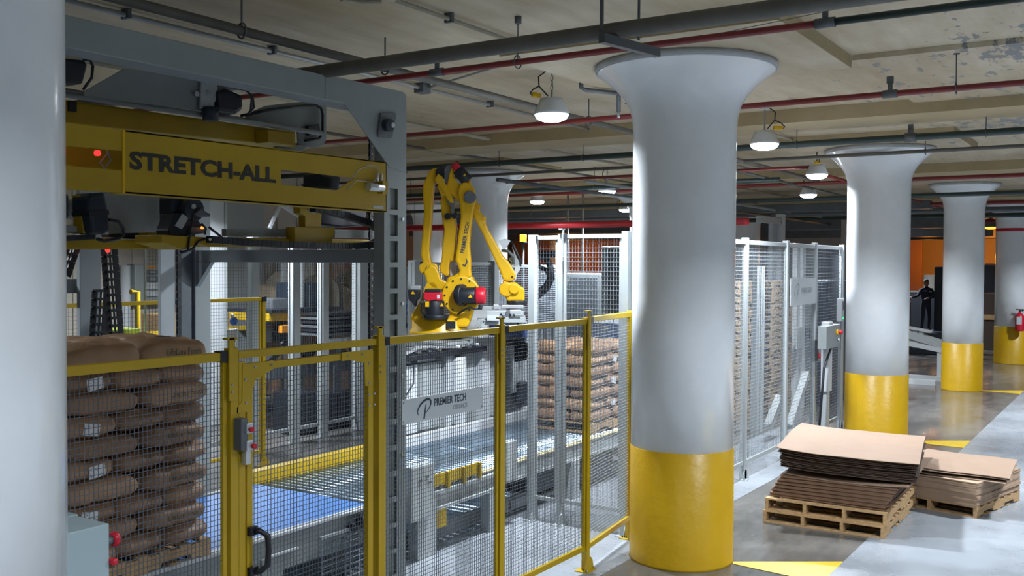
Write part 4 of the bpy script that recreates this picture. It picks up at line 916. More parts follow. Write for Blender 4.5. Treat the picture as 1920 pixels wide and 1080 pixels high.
# head
rcyl('head_pivot', BLK, (838, 327), (838, 327), .085, -.18, -.06, 20, .01)
rpoly('head_motor_grey', GRYD, [(843, 336), (842, 322), (848, 314), (860, 311), (860, 320), (852, 330), (849, 350), (845, 350)], -.2, -.06, .01)
rcyl('head_motor_band', RED, (872, 315), (862, 324), .085, -.2, -.2, 18, .015)
rcyl('head_motor', BLK, (868, 322), (886, 344), .085, -.22, -.22, 18, .015)
rcyl('head_motor_plug', BLK, (863, 309), (868, 312), .03, -.2, -.2, 10, .006); tri(881, 333, -.31, .022)
rpoly('head_casting', YELR, [(848, 350), (852, 330), (857, 316), (860, 322), (860, 335), (870, 348), (884, 348), (888, 340), (892, 343), (890, 352), (898, 356), (898, 370), (886, 366), (876, 385), (868, 380), (852, 366), (838, 372), (830, 352), (836, 345)], -.22, .06, .02)
rpoly('head_strut', YELR, [(832, 330), (840, 336), (846, 352), (858, 372), (862, 384), (855, 384), (848, 374), (838, 356), (826, 342)], -.26, -.2, .01)
rpoly('forearm', YELR, [(896, 372), (902, 378), (907, 388), (908, 396), (914, 404), (918, 412), (924, 430), (940, 458), (952, 480), (962, 490), (968, 500), (976, 514), (974, 522), (966, 528), (954, 526), (951, 522), (946, 508), (932, 478), (914, 440), (897, 408), (893, 396)], -.20, .06, .035, 3)
for (px, py_) in ((907, 390), (917, 412)): rcyl('forearm_boss', YELR, (px, py_), (px, py_), .03, -.215, -.18, 10, .004)
rcyl('forearm_bolt', BLK, (969, 519), (969, 519), .016, -.215, -.2, 8, .002)
rpoly('wrist_plate', WALLW, [(974, 500), (982, 496), (984, 505), (978, 514), (976, 524), (970, 530), (972, 516)], -.14, -.08, .005)
rpoly('dress_bracket', ALU, [(944, 452), (956, 448), (966, 452), (960, 462), (954, 470), (950, 464)], -.12, -.08, .005)
rpoly('dress_bracket', GRYL, [(968, 462), (978, 484), (986, 498), (974, 500), (962, 486), (972, 476)], -.1, -.06, .005)
MB().tube([rq(966, 452, -.1), rq(972, 462, -.12), rq(978, 476, -.14), (rq(984, 488, -.1)), rq(984, 500, -.1)], .016, 8).build('dress_hose', BLK, R, world=False)
MB().tube([rq(950, 470, -.14), rq(962, 472, -.2), rq(972, 482, -.2), rq(972, 494, -.16), rq(962, 496, -.12)], .022, 8).build('dress_hose', GRYD, R, world=False)
rpoly('wrist', YELR, [(951, 523), (962, 530), (974, 528), (984, 536), (992, 540), (992, 564), (960, 564), (955, 552), (953, 540)], -.2, .04, .03)
rcyl('wrist_disc', YELR, (958, 542), (958, 542), .10, -.24, .02, 22, .02); rcyl('wrist_knuckle', YELR, (972, 541), (972, 541), .07, -.27, -.18, 20, .015)
rcyl('wrist_flange', BLK, (978, 563), (978, 571), .14, -.08, -.08, 24, .005)
tx = fit_text('PREMIER TECH', .42, .055, .02)
e0 = rq(881, 476, -.305); e1 = rq(890, 425, -.305); d = Vector((e1[0]-e0[0], 0, e1[2]-e0[2])).normalized(); zz = Vector((-d.z, 0, d.x))
put_text(tx, e0, d, zz).build('lettering', SIGNB, R, world=False, fixn=False, label='dark vertical lettering PREMIER TECH')
lg = MB(); ribbon(lg, [rq(884, 485)[::2], rq(886, 492)[::2], rq(882, 500)[::2], rq(878, 496)[::2]], [.008, .02, .02, .008], -.305); lg.build('emblem', SIGNB, R, world=False, fixn=False)
tx = fit_text('M-410', .34, .06, .02) if 0 else None
# gripper
gp = thing('bag_gripper', 'pale metal clamp gripper with hoses hanging under the robot wrist', 'gripper', tuple(RL), -rad(57))
def gb(name, m, x0, x1, y0_, y1_, d0, d1, bevel=.004):
    a = rq(x0, y1_); b_ = rq(x1, y0_); return MB().box(a[0], b_[0], d0, d1, a[2], b_[2]).build(name, m, gp, bevel=bevel, world=False)
for a in [('mount_plate', ALU, 950, 990, 571, 577, -.25, .1), ('cross_tube', GRYL, 922, 990, 580, 588, -.5, -.42), ('cross_tube', GRYL, 916, 950, 573, 579, -.2, -.1), ('side_clamp', WALLW, 924, 946, 588, 597, -.6, -.2), ('side_clamp', GRYL, 955, 992, 590, 600, -.62, -.2),
          ('valve_block', GRYD, 958, 968, 580, 590, -.55, -.4), ('valve_block', ALU, 935, 945, 570, 578, -.3, -.1), ('cross_tube', GRYL, 918, 990, 600, 606, -.5, -.4), ('fork_arm', GRYD, 946, 990, 606, 612, -.4, .1), ('air_cylinder', ALU, 965, 985, 577, 584, -.7, -.6), ('side_clamp', GRYL, 905, 930, 596, 604, -.3, -.1)]:
    gb(*a)
for s in ([(905, 622), (912, 606), (920, 592), (930, 590)], [(896, 618), (905, 604), (916, 596), (928, 600)], [(968, 577), (974, 590), (980, 604), (985, 612)], [(948, 585), (955, 592), (962, 588)]):
    MB().tube([rq(a, b_, -.5) for a, b_ in s], .012, 6).build('air_hose', GRYL if s[0][0] < 910 else BLK, gp, world=False)
mm = MB(); 
for i in range(5): mm.cyl(rq(952+i*8, 604, -.55), rq(952+i*8, 615, -.55), .016, 8)
mm.build('fingers', GRYD, gp, world=False)
# pale riser plate and machine housings around the robot foot
def P3(px, py_, V): return hit(px, py_, y=V)
rs = thing('robot_riser', 'pale steel riser frame that carries the robot', 'riser', (11.0, 8.35, 0))
for (sx_, sy_) in ((-1, -1), (1, -1), (-1, 1), (1, 1)): MB().box(11+sx_*.42-.09, 11+sx_*.42+.09, 8.35+sy_*.42-.09, 8.35+sy_*.42+.09, 0, 1.78).build('riser_leg', WALLW, rs, bevel=.006)
MB().box(10.46, 11.54, 7.81, 8.89, 1.78, 1.865).build('riser_top', GRYL, rs, bevel=.01)
MB().box(10.62, 11.38, 7.95, 8.0, .1, 1.7).build('riser_panel', GRYL, rs)
wb = thing('machine_housing', 'large white machine housing with bolted curved side right of the robot base', 'housing', (11.9, 7.95, 0))
MB().prism(py([(895, 640), (905, 600), (930, 575), (985, 590), (1000, 640), (1000, 780), (905, 780)], 8.05), (0, .5, 0)).build('housing_body', WALLW, wb, bevel=.02)
for (px, py_) in [(930, 596), (922, 604), (915, 612), (940, 605), (935, 615), (950, 600)]:
    p = P3(px, py_, 8.05); MB().cyl(tuple(p), (p[0], p[1]-.01, p[2]), .014, 8).build('bolt', GRYD, wb)
MB().box(12.2, 12.6, 7.9, 8.05, 1.0, 1.8).build('housing_door', GRYL, wb, bevel=.01)
wc = thing('machine_housing', 'white cylindrical housing below the robot behind the sign plate', 'housing', (10.2, 7.9, 0))
MB().cyl((10.75, 7.9, .75), (10.75, 7.9, 1.66), .16, 20).build('housing_body', WALLW, wc, bevel=.02)
MB().box(9.35, 9.9, 7.85, 8.0, .75, 1.62).build('housing_panel', WALLW, wc, bevel=.01); MB().box(9.98, 10.45, 7.9, 8.0, .75, 1.62).build('housing_panel', GRYL, wc, bevel=.01); MB().cyl((9.55, 7.82, 1.42), (9.55, 7.85, 1.42), .13, 20).build('round_cover', GRYL, wc)
MB().tube([(9.45, 7.8, 1.62), (9.42, 7.78, 1.4), (9.55, 7.76, 1.28), (9.72, 7.78, 1.4), (9.75, 7.8, 1.62)], .010, 6).build('cable', BLK, wc)
it = thing('infeed_table', 'dark bag infeed table edge just above the yellow fence rail', 'conveyor', (9.9, 7.5, 1.66))
MB().prism([(9.1, 7.75, 1.68), (11.3, 7.75, 1.70), (11.3, 8.2, 1.70), (9.3, 8.3, 1.68)], (0, 0, .07)).build('table_deck', BLK, it, bevel=.008)
for i in range(9): MB().cyl((9.35+.22*i, 7.74, 1.80), (9.35+.22*i, 8.2, 1.80), .03, 10).build('table_roller', GRYD if i % 2 else STL, it)
MB().bar((9.2, 7.72, 1.74), (9.8, 7.72, 1.86), .03, .03).bar((9.8, 7.72, 1.86), (10.6, 7.72, 1.80), .03, .02).build('table_guide', ALU, it)
for x in (9.5, 10.0, 11.1): MB().box(x, x+.06, 8.0, 8.06, 0, 1.68).build('table_leg', GRYD, it)
for (px, py_, lab, mm, w_, h_) in [(958, 648, 'dark pneumatic unit with red lamp behind the fence post', GRYD, .35, .9)]:
    p = P3(px, py_, 7.95); t = thing('control_unit', lab, 'control box', (p[0], p[1], 0))
    MB().box(p[0]-.05, p[0]+.5, 7.95, 8.2, .75, 1.45).build('unit_body', GRYD, t, bevel=.02); MB().box(p[0], p[0]+.5, 7.9, 8.1, 1.45, 1.8).build('unit_top', WALLW, t, bevel=.01)
    MB().box(p[0]+.38, p[0]+.5, 7.86, 7.9, 1.52, 1.78).build('lamp_block', PIPR, t); MB().sphere((p[0]+.44, 7.85, 1.62), .025).build('red_indicator', LEDR, t); MB().box(p[0]+.1, p[0]+.45, 7.87, 7.95, .85, 1.15).build('motor', BLKB, t, bevel=.02)
# stretch of slats over the far stack
sl = thing('slat_conveyor', 'blue slatted layer gate above the far bag stack', 'conveyor', (11.6, 7.6, 2.0))
for i in range(7): MB().box(11.55, 12.9, 7.30+i*.075, 7.35+i*.075, 1.98, 2.02).build('slat', BLUD, sl)
MB().box(11.5, 11.56, 7.25, 7.85, 1.9, 2.1).build('side_frame', BLUD, sl); MB().box(12.2, 13.6, 7.9, 8.1, 1.7, 1.95).build('side_frame', GRYD, sl)
for i in range(6): MB().box(11.6+.2*i, 11.63+.2*i, 7.28, 7.31, 1.82, 1.98).build('hanger', GRYL, sl)
p = hit(1073, 640, y=7.4); MB().sphere(tuple(p), .025).build('green_indicator', LEDG, sl)

# ---------------------------------------------------------------- control boxes near the camera
cb = thing('control_box', 'pale grey control box with red mushroom button beside the left column', 'control box', (2.5, 3.9, 1.2))
zt_ = 1.745
bx = hit(205, 981, z=zt_)
MB().box(2.30, bx[0], bx[1], bx[1]+.30, .95, zt_).build('box_body', mat('control_box_grey', (.36, .46, .50), .45, 0, .03, 3), cb, bevel=.006)
MB().box(2.30, bx[0]+.006, bx[1]+.24, bx[1]+.306, .95, zt_+.006).build('box_door', mat('control_box_door', (.30, .42, .45), .45), cb, bevel=.004)
p = hit(210, 1012, x=bx[0]+.03)
MB().cyl((bx[0], p[1], p[2]), (bx[0]+.03, p[1], p[2]), .02, 14).build('button_stem', GRYD, cb); MB().lathe([(.0, .0), (.03, .0), (.036, .01), (.03, .025), (0, .03)], (0, 0, 0), 18).xf(Matrix.Translation((bx[0]+.03, p[1], p[2])) @ Matrix.Rotation(math.pi/2, 4, 'Y')).build('mushroom_button', RED, cb)
p = hit(214, 1052, x=bx[0]+.02); MB().box(bx[0], bx[0]+.03, p[1]-.02, p[1]+.02, p[2]-.015, p[2]+.015).build('red_switch', RED, cb, bevel=.008)
MB().box(2.42, 2.5, bx[1]+.1, bx[1]+.2, 0, .95).build('stand', GRYL, cb)
# far control box on stand
p0 = hit(1540, 606, y=4.42); p1 = hit(1579, 650, y=4.42)
c2 = thing('control_box', 'grey push button box on a stand beside the second column', 'control box', (p0[0], 4.4, 0))
MB().box(p0[0], p0[0]+.22, 4.30, 4.42, .9, p0[2]+.02).build('stand', WALLW, c2, bevel=.006); MB().box(p0[0]+.05, p0[0]+.16, 4.32, 4.42, 0, .9).build('stand_post', GRYL, c2)
q0 = hit(1550, 612, y=4.24); q1 = hit(1576, 649, y=4.24); MB().box(q0[0], q1[0], 4.24, 4.38, q1[2], q0[2]).build('box_body', GRY, c2, bevel=.01)
for (px, py_, mm, r_) in [(1577, 623, RED, .035), (1574, 623, YELR, .045), (1576, 637, STL, .03)]:
    p = hit(px-3, py_, y=4.22); MB().cyl((p[0], 4.24, p[2]), (p[0], 4.24-(.07 if mm is RED else .03), p[2]), r_, 12).build('push_button', mm, c2)
MB().tube([(q0[0]+.3, 4.25, q1[2]), (q0[0]+.1, 4.3, q1[2]-.3), (q0[0]+.05, 4.32, q1[2]-.8), (q0[0]+.1, 4.36, .4)], .02, 8).build('cable', BLK, c2)
p0 = hit(1576, 563, y=4.5); t = thing('door_switch', 'tall narrow white switch housing above the far control box', 'switch', (p0[0], 4.5, 1.5))
MB().box(p0[0]-.02, p0[0]+.14, 4.47, 4.56, 1.95, 2.35).build('switch_body', WALLW, t, bevel=.01); MB().box(p0[0]+.02, p0[0]+.10, 4.46, 4.47, 2.15, 2.3).build('switch_window', GRYD, t); MB().box(p0[0]+.03, p0[0]+.07, 4.46, 4.47, 2.0, 2.03).build('green_indicator', LEDG, t); MB().box(p0[0]+.02, p0[0]+.08, 4.50, 4.54, 0, 1.95).build('switch_post', STL, t)
p0 = hit(1523, 637, y=4.55); t = thing('door_switch', 'small grey interlock with red actuator on the far mesh door', 'switch', (p0[0], 4.55, 1.4))
MB().box(p0[0]-.02, p0[0]+.20, 4.50, 4.56, 1.38, 1.72).build('switch_body', GRYD, t, bevel=.01); MB().cyl((p0[0]+.25, 4.48, 1.45), (p0[0]+.25, 4.50, 1.45), .05, 12).build('red_actuator', RED, t); MB().box(p0[0]+.2, p0[0]+.3, 4.50, 4.54, 1.38, 1.66).build('switch_head', ALU, t)

# ---------------------------------------------------------------- cardboard piles
pb = dup(pa, label='lower wooden pallet under the near cardboard pile'); 
big = pallet('x', 2.0, 1.32); big.location = (11.9, 3.005, 0); big['label'] = 'lower wooden pallet under the near cardboard pile'
bpy.data.objects.remove(pb) if not pb.children else [bpy.data.objects.remove(o) for o in list(pb.children)+[pb]]
dup(big, (11.92, 3.0, .137), rad(.6), 'upper wooden pallet directly under the near cardboard sheets')
def sheet(Lx, Ly, fn, th=.006, nx=14, ny=10, m=CARD, name='cardboard_sheet'):
    vs = []; fs = []
    for s_ in (0, 1):
        for j in range(ny+1):
            for i in range(nx+1):
                x = -Lx/2+Lx*i/nx; y = -Ly/2+Ly*j/ny; vs.append((x, y, fn(x, y)+th*s_))
    n1 = (nx+1)*(ny+1)
    for j in range(ny):
        for i in range(nx):
            a = j*(nx+1)+i; fs += [(a, a+nx+1, a+nx+2, a+1), (n1+a, n1+a+1, n1+a+nx+2, n1+a+nx+1)]
    for i in range(nx):
        fs += [(i, i+1, n1+i+1, n1+i)]; a = ny*(nx+1)+i; fs += [(a+1, a, n1+a, n1+a+1)]
    for j in range(ny):
        a = j*(nx+1); fs += [(a+nx+1, a, n1+a, n1+a+nx+1)]; a = a+nx; fs += [(a, a+nx+1, n1+a+nx+1, n1+a)]
    mb = MB(); mb.add(vs, fs); o = mb.build(name, m, None); return o
# lower block of the near pile: many thin sheets, pushed out of square
rr = random.Random(3)
def f_low(x, y): return .012*math.sin(y*2.2)*math.cos(x*1.6)
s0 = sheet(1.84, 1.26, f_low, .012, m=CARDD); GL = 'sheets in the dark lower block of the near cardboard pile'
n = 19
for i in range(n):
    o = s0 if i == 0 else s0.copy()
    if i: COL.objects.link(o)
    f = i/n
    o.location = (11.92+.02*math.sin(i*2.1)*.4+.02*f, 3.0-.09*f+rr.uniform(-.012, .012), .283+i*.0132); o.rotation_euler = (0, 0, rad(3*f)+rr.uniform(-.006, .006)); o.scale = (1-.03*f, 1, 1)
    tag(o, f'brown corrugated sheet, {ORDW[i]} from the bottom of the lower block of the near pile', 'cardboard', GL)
s1 = sheet(1.72, 1.34, lambda x, y: .03*(y/.67)**2-.05*max(0, -x-.5)+.01*math.sin(3*x), .008, m=CARD)
s1.location = (11.90, 2.84, .545); s1.rotation_euler = (0, 0, rad(2)); tag(s1, 'light brown cardboard sheet jutting out below the upper bundle', 'cardboard')
def f_up(x, y): return .045*(y/.72)**2*(1 if y > 0 else .4)+.02*math.cos(x*1.3)-.03*(max(0, -y)/.72)+.008*math.sin(4*x+1)
s2_ = sheet(1.94, 1.46, f_up, .007, m=CARDU); GU = 'sheets with painted-in edge shade in the upper bundle of the near pile'
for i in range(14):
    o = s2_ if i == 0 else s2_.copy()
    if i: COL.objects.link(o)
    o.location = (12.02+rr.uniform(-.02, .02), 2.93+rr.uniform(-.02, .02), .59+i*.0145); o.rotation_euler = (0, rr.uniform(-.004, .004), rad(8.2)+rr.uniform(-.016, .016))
    o.scale = (.985, .975, 1); tag(o, f'sheet with painted-in edge shade, {ORDW[i]} from the bottom of the upper bundle of the near pile', 'cardboard', GU)
s3 = sheet(1.97, 1.50, f_up, .007, m=CARD); s3.location = (12.02, 2.94, .797); s3.rotation_euler = (0, 0, rad(8.5)); tag(s3, 'large pale cardboard sheet on top of the near pile', 'cardboard')
# second pile
pc2 = dup(pa, (13.17, 2.04, 0), rad(-14), 'wooden pallet under the rear cardboard pile'); pc2.scale = (1.08, 1.12, 1)
s4 = sheet(1.30, 1.12, lambda x, y: 0, .012, 6, 6, m=mat('cardboard_mid', (.34, .235, .16), .85, 0, .12, 4)); GK = 'sheets in the lower block of the rear cardboard pile'
for i in range(22):
    o = s4 if i == 0 else s4.copy()
    if i: COL.objects.link(o)
    o.location = (13.17+rr.uniform(-.008, .008), 2.04+rr.uniform(-.008, .008), .137+i*.0125); o.rotation_euler = (0, 0, rad(-14)+rr.uniform(-.006, .006)); tag(o, f'brown cardboard sheet, {ORDW[i]} from the bottom of the rear pile block', 'cardboard', GK)
for i, (z, a, lab) in enumerate([(.415, 1, 'bent cardboard sheet resting on the rear pile block'), (.452, 5, 'cardboard sheet second from top of the rear pile'), (.470, 2.5, 'pale cardboard sheet on top of the rear pile')]):
    o = sheet(1.42, 1.08, lambda x, y: .025*math.cos(x*2.6+.4)+.02*(y/.5)**2*(1 if y > 0 else -.6), .007, m=CARD); o.location = (13.26+.02*i, 1.93-.01*i, z); o.rotation_euler = (0, 0, rad(a)); tag(o, lab, 'cardboard')

# ---------------------------------------------------------------- pallet towers behind the tall fence
tw = [hit(1384, 560, y=6.6), hit(1436, 560, y=6.2)]
pt0 = None
for k_, (x, y, n, lab) in enumerate([(17.6, 6.9, 19, 'left'), (19.0, 6.55, 19, 'right')]):
    for i in range(n):
        o = pallet(f'x', 1.2, 1.0, None, WOODG) if pt0 is None else dup(pt0)
        pt0 = pt0 or o
        o.location = (x+rr.uniform(-.02, .02), y+rr.uniform(-.02, .02), .0+i*.1375); o.rotation_euler = (0, 0, rr.uniform(-.02, .02))
        o['label'] = f'empty wooden pallet, {ORDW[i]} from the floor in the {lab} tower behind the grey fence'; o['group'] = f'empty pallets in the {lab} tower'
# ---------------------------------------------------------------- fire extinguisher
p = hit(1911, 590, x=32.62)
ex = thing('fire_extinguisher', 'red fire extinguisher hanging on the farthest walkway column', 'extinguisher', (p[0], p[1], 1.0))
X, Y = p[0]-.04, p[1]-.02
MB().lathe([(.11, 0), (.125, .03), (.125, .42), (.09, .50), (.04, .53), (.04, .56)], (X, Y, 1.02), 20).build('cylinder', RED, ex)
MB().box(X-.135, X-.12, Y-.07, Y+.07, 1.22, 1.45).build('label_sheet', WALLW, ex)
MB().cyl((X, Y, 1.56), (X, Y, 1.64), .03, 10).box(X-.03, X+.03, Y-.12, Y+.10, 1.64, 1.67).build('valve_handle', BLK, ex)
MB().tube([(X, Y-.05, 1.62), (X-.02, Y-.14, 1.66), (X-.04, Y-.2, 1.5), (X-.05, Y-.16, 1.2), (X-.05, Y-.15, 1.12)], .022, 8).build('hose', BLK, ex)
MB().box(X-.02, X+.2, Y-.02, Y+.02, 1.3, 1.36).build('wall_bracket', GRYD, ex)
# ---------------------------------------------------------------- background
def boxthing(name, label, cat, x0, x1, y0, y1, z0, z1, m, parts=(), bevel=.02):
    t = thing(name, label, cat, ((x0+x1)/2, y0, z0)); MB().box(x0, x1, y0, y1, z0, z1).build('body', m, t, bevel=bevel)
    for (nm, a, b_, c, d, e, f, mm) in parts: MB().box(a, b_, c, d, e, f).build(nm, mm, t, bevel=.004)
    return t
# left rear wall with battens
LV = 16.4
wlx = MB().box(3, 17.2, LV, LV+.15, 0, CZ+.11).build('wall_left', WALLM, kind='structure')
x = 3.2
while x < 17.0:
    MB().box(x, x+.06, LV-.03, LV, 0, CZ).build('batten', WALLM, wlx); x += .62
p0 = hit(253, 496, y=LV-.3); p1 = hit(300, 565, y=LV-.3)
t = boxthing('electrical_panel', 'grey electrical panel with four breaker windows on the rear left wall', 'panel', p0[0], p1[0]+.05, LV-.3, LV-.04, p1[2], p0[2], GRY)
for i, (a, b_) in enumerate([(506, 514), (518, 528), (530, 543), (546, 556)]):
    q0 = hit(272, a, y=LV-.31); q1 = hit(298, b_, y=LV-.31); w_ = MB().box(q0[0], q1[0], LV-.325, LV-.30, q1[2], q0[2]).build('breaker_unit', GRYL if i > 1 else GRYD, t, bevel=.006)
    MB().box(q0[0]+.1, q0[0]+.22, LV-.34, LV-.325, q1[2]+.02, q0[2]-.02).build('breaker_handle', WALLW if i > 1 else GRY, w_)
q = hit(284, 501, y=LV-.31); MB().box(q[0]-.1, q[0]+.1, LV-.31, LV-.30, q[2]-.03, q[2]+.03).build('orange_label', mat('orange_label_paint', (.6, .25, .03), .5), t)
q = hit(247, 500, y=LV-.2); MB().cyl((q[0], LV-.2, q[2]), (q[0]+.12, LV-.2, q[2]), .04, 8).build('cable_gland', BLK, t)
for (px, lab) in [(237, 'pale vertical pipe left of the electrical panel')]:
    q = hit(px, 520, y=LV-.15); t = thing('vertical_pipe', lab, 'pipe', (q[0], LV-.12, 0)); MB().cyl((q[0], LV-.12, 0), (q[0], LV-.12, 2.85), .09, 12).build('pipe_run', WALLW, t)
q0 = hit(245, 545, y=14.2); t = thing('guard_rail', 'yellow bent guard rail below the electrical panel', 'rail', (q0[0], 14.2, 0))
zz = hit(258, 547, y=14.2)[2]; xa = hit(245, 547, y=14.2)[0]; xb = hit(258, 547, y=14.2)[0]
MB().tube([(xa, 14.2, zz), (xb, 14.2, zz), (xb, 14.2, 0)], .045, 8).box(xb, xb+2.6, 14.17, 14.23, zz-.75, zz-.68).build('rail_tube', YEL, t)
boxthing('wooden_crate', 'light plywood crate behind the rear yellow fence', 'crate', 11.2, 12.6, 14.4, 15.2, .0, 2.0, WOOD, [('plank', 11.18, 12.62, 14.37, 14.4, .9, 1.0, WOODG), ('plank', 11.18, 12.62, 14.37, 14.4, .1, .2, WOODG), ('handle', 11.9, 12.0, 14.35, 14.4, 1.6, 1.68, BLK)])
q = hit(228, 622, y=11.4); boxthing('yellow_cover', 'small fluorescent yellow cover just above the bag stack', 'cover', q[0]-.3, q[0]+.3, 11.4, 11.8, 0, 2.02, mat('fluoro', (.6, .75, .05), .5))
q = hit(437, 602, y=11.3); t = thing('round_sign', 'round blue safety sign with white ring behind the rear yellow fence', 'sign', (q[0], 11.3, 0))
MB().cyl((q[0], 11.3, q[2]), (q[0], 11.27, q[2]), .062, 24).build('disc', mat('sign_blue', (.02, .12, .55), .4), t); MB().box(q[0]-.06, q[0]+.1, 11.3, 11.36, 0, q[2]-.12).build('post', WALLW, t); MB().sphere((q[0]-.03, 11.28, q[2]+.08), .03).build('cap', ALU, t)
# bright white partition behind the wrapper
q0 = hit(392, 500, y=14.0); q1 = hit(421, 500, y=14.0)
boxthing('white_partition', 'bright white vertical partition seen left of the rear tall fence', 'partition', q0[0], q1[0], 14.0, 14.15, 0, 4.5, WALLW, [('rim', q1[0], q1[0]+.05, 13.98, 14.16, 0, 4.5, GRYL)])
q0 = hit(424, 400, y=15.5); q1 = hit(497, 400, y=15.5)
boxthing('grey_partition', 'smooth grey partition panel right of the bright white strip', 'partition', q0[0], q1[0], 15.5, 15.65, 0, 4.4, GRYL, [('rail', q0[0]+.2, q1[0], 15.46, 15.5, 3.0, 3.1, GRY)])
# film rolls hanging / strapping head behind beam
q = hit(527, 420, y=13); t = thing('diagonal_brace', 'white diagonal brace pipes above the rear tall fence', 'brace', (q[0], 13, 3.2))
MB().bar((q[0]+.5, 13, 0), (q[0]+.5, 13, 3.25), .05, .05).build('brace_post', GRYL, t); MB().bar(tuple(hit(505, 428, y=13)), tuple(hit(525, 385, y=13)), .05, .05).bar(tuple(hit(560, 385, y=13)), tuple(hit(566, 428, y=13)), .08, .08).bar(tuple(hit(530, 385, y=13)), tuple(hit(560, 405, y=13)), .06, .06).build('brace_bars', WALLW, t)
# machinery seen through the rear mesh
for i, (px, py0, py1, w_, mm, lab) in enumerate([(580, 530, 600, 40, BLKB, 'blue black cabinet behind the rear mesh, left of centre'), (525, 560, 640, 30, GRYD, 'dark grey cabinet low behind the rear mesh'), (575, 738, 815, 34, BLK, 'black low enclosure behind the gate, left one'), (636, 740, 815, 48, BLK, 'black low enclosure behind the gate, right one')]):
    V = 13.0 if i < 2 else 12.0
    a = hit(px-w_/2, py0, y=V); b_ = hit(px+w_/2, py1, y=V); boxthing('cabinet', lab, 'cabinet', a[0], b_[0], V, V+.6, max(0, b_[2]), a[2], mm, [('door_seam', (a[0]+b_[0])/2-.01, (a[0]+b_[0])/2+.01, V-.01, V, max(0, b_[2])+.05, a[2]-.05, GRYD)])
t = thing('scissor_lift', 'yellow and black scissor lift table behind the rear mesh', 'lift table', (13, 12.6, 0))
a = hit(505, 592, y=12.6); b_ = hit(640, 592, y=12.6)
MB().box(a[0], b_[0], 12.6, 13.6, a[2]-.10, a[2]+.04).build('table_top', YELW, t, bevel=.01); MB().box(a[0], b_[0], 12.55, 13.65, a[2]+.04, a[2]+.10).build('table_deck', BLK, t)
for k_ in range(2): 
    xx = a[0]+k_*(b_[0]-a[0])/2; MB().bar((xx, 12.7, a[2]-.1), (xx+1.1, 12.7, a[2]-.8), .08, .10).bar((xx, 12.65, a[2]-.8), (xx+1.1, 12.65, a[2]-.1), .08, .10).build('scissor_arm', BLK, t)
MB().box(a[0], b_[0]+1, 12.6, 13.4, .9, 1.15).build('base_frame', GRYD, t, bevel=.02)
MB().box(a[0]+.2, a[0]+.7, 12.5, 12.6, a[2]-.3, a[2]-.18).build('orange_part', mat('orange_paint', (.6, .22, .01), .5), t)
a = hit(606, 630, y=11.95); b_ = hit(720, 630, y=11.95)
t = thing('roller_rack', 'dark stack of roller frames behind the mesh, right of the pale post', 'rack', (a[0], 11.95, 0))
for i in range(6): MB().box(a[0], b_[0], 11.95, 12.5, 1.65+i*.07, 1.69+i*.07).build('rack_bar', BLK if i % 2 else GRYD, t)
MB().box(a[0], b_[0], 11.95, 12.0, 1.50, 1.60).build('rack_edge', WALLW, t)
for i in range(4): MB().box(a[0]+i*(b_[0]-a[0])/4, a[0]+i*(b_[0]-a[0])/4+.1, 12.0, 12.1, 0, 1.5).build('rack_leg', GRYD, t)
SK = [f'{c} bulk sack on the rear storage rack, {o} from the left' for c, o in zip(['beige', 'cream']*4, ['first', 'second', 'third', 'fourth', 'fifth', 'sixth', 'seventh', 'eighth'])]
SXA = hit(478, 560, y=15)[0]; SXB = hit(725, 560, y=15)[0]
for i in range(8):
    rz_ = [.42, .56, .45, .52, .40, .56, .50, .45][i]; o = bag_mesh((SXB-SXA)/16-.03, .5, rz_, 20+i, None, 3, 2.4)
    ob = o.build('bulk_sack', BEIG if i % 2 == 0 else mat('cream_sack', (.40, .36, .27), .8, 0, .15, 4, .5, 5), None, label=SK[i], cat='sack'); ob.location = (SXA+(i+.5)*(SXB-SXA)/8, 14.95, 1.63+rz_+.01)
# storage rack which carries the sacks
a = hit(478, 560, y=15); b_ = hit(725, 560, y=15)
t = thing('storage_rack', 'grey storage rack holding bulk sacks behind the rear mesh', 'rack', (a[0], 14.3, 0))
for z in (.1, 1.55): MB().box(a[0], b_[0], 14.2, 15.6, z, z+.08).build('shelf', GRY, t)
for x in np.linspace(a[0], b_[0], 5): MB().box(x, x+.08, 14.2, 14.28, 0, 3.0).build('upright', GRYL, t)
boxthing('crate_block', 'large brown block load behind the rear mesh', 'load', a[0]+.5, b_[0]-.5, 14.4, 15.4, .2, 1.5, KRAFT2)
# electrical cabinets left of the robot
a = hit(757, 520, y=11.6); b_ = hit(798, 520, y=11.6)
t = boxthing('electrical_cabinet', 'white electrical cabinet with blue notice left of the robot', 'cabinet', a[0], b_[0]+.1, 11.6, 12.2, 0, 2.78, WALLW)
for (y0, y1, mm, nm) in [(489, 492, GRYD, 'vent'), (500, 512, GRYL, 'door_panel'), (514, 542, WALLW, 'door_panel'), (545, 558, GRYL, 'door_panel'), (561, 590, BLUP, 'blue_notice'), (594, 604, GRYL, 'door_panel'), (606, 612, GRYD, 'vent')]:
    q0 = hit(761, y0, y=11.59); q1 = hit(790, y1, y=11.59); MB().box(q0[0], q1[0], 11.57, 11.6, q1[2], q0[2]).build(nm, mm, t, bevel=.004)
# orange beacon behind the robot wrist
q = hit(981, 446, y=13.0); t = thing('warning_beacon', 'glowing orange beacon lamp right of the robot forearm', 'beacon', (q[0], 13, 0))
MB().cyl((q[0], 13, q[2]-.10), (q[0], 13, q[2]+.08), .085, 16).build('beacon_lens', LENSO, t, bevel=.01); MB().cyl((q[0], 13, q[2]-.14), (q[0], 13, q[2]-.10), .10, 16).build('beacon_base', BLK, t); MB().cyl((q[0], 13, 0), (q[0], 13, q[2]-.14), .03, 10).build('beacon_pole', GRYD, t)
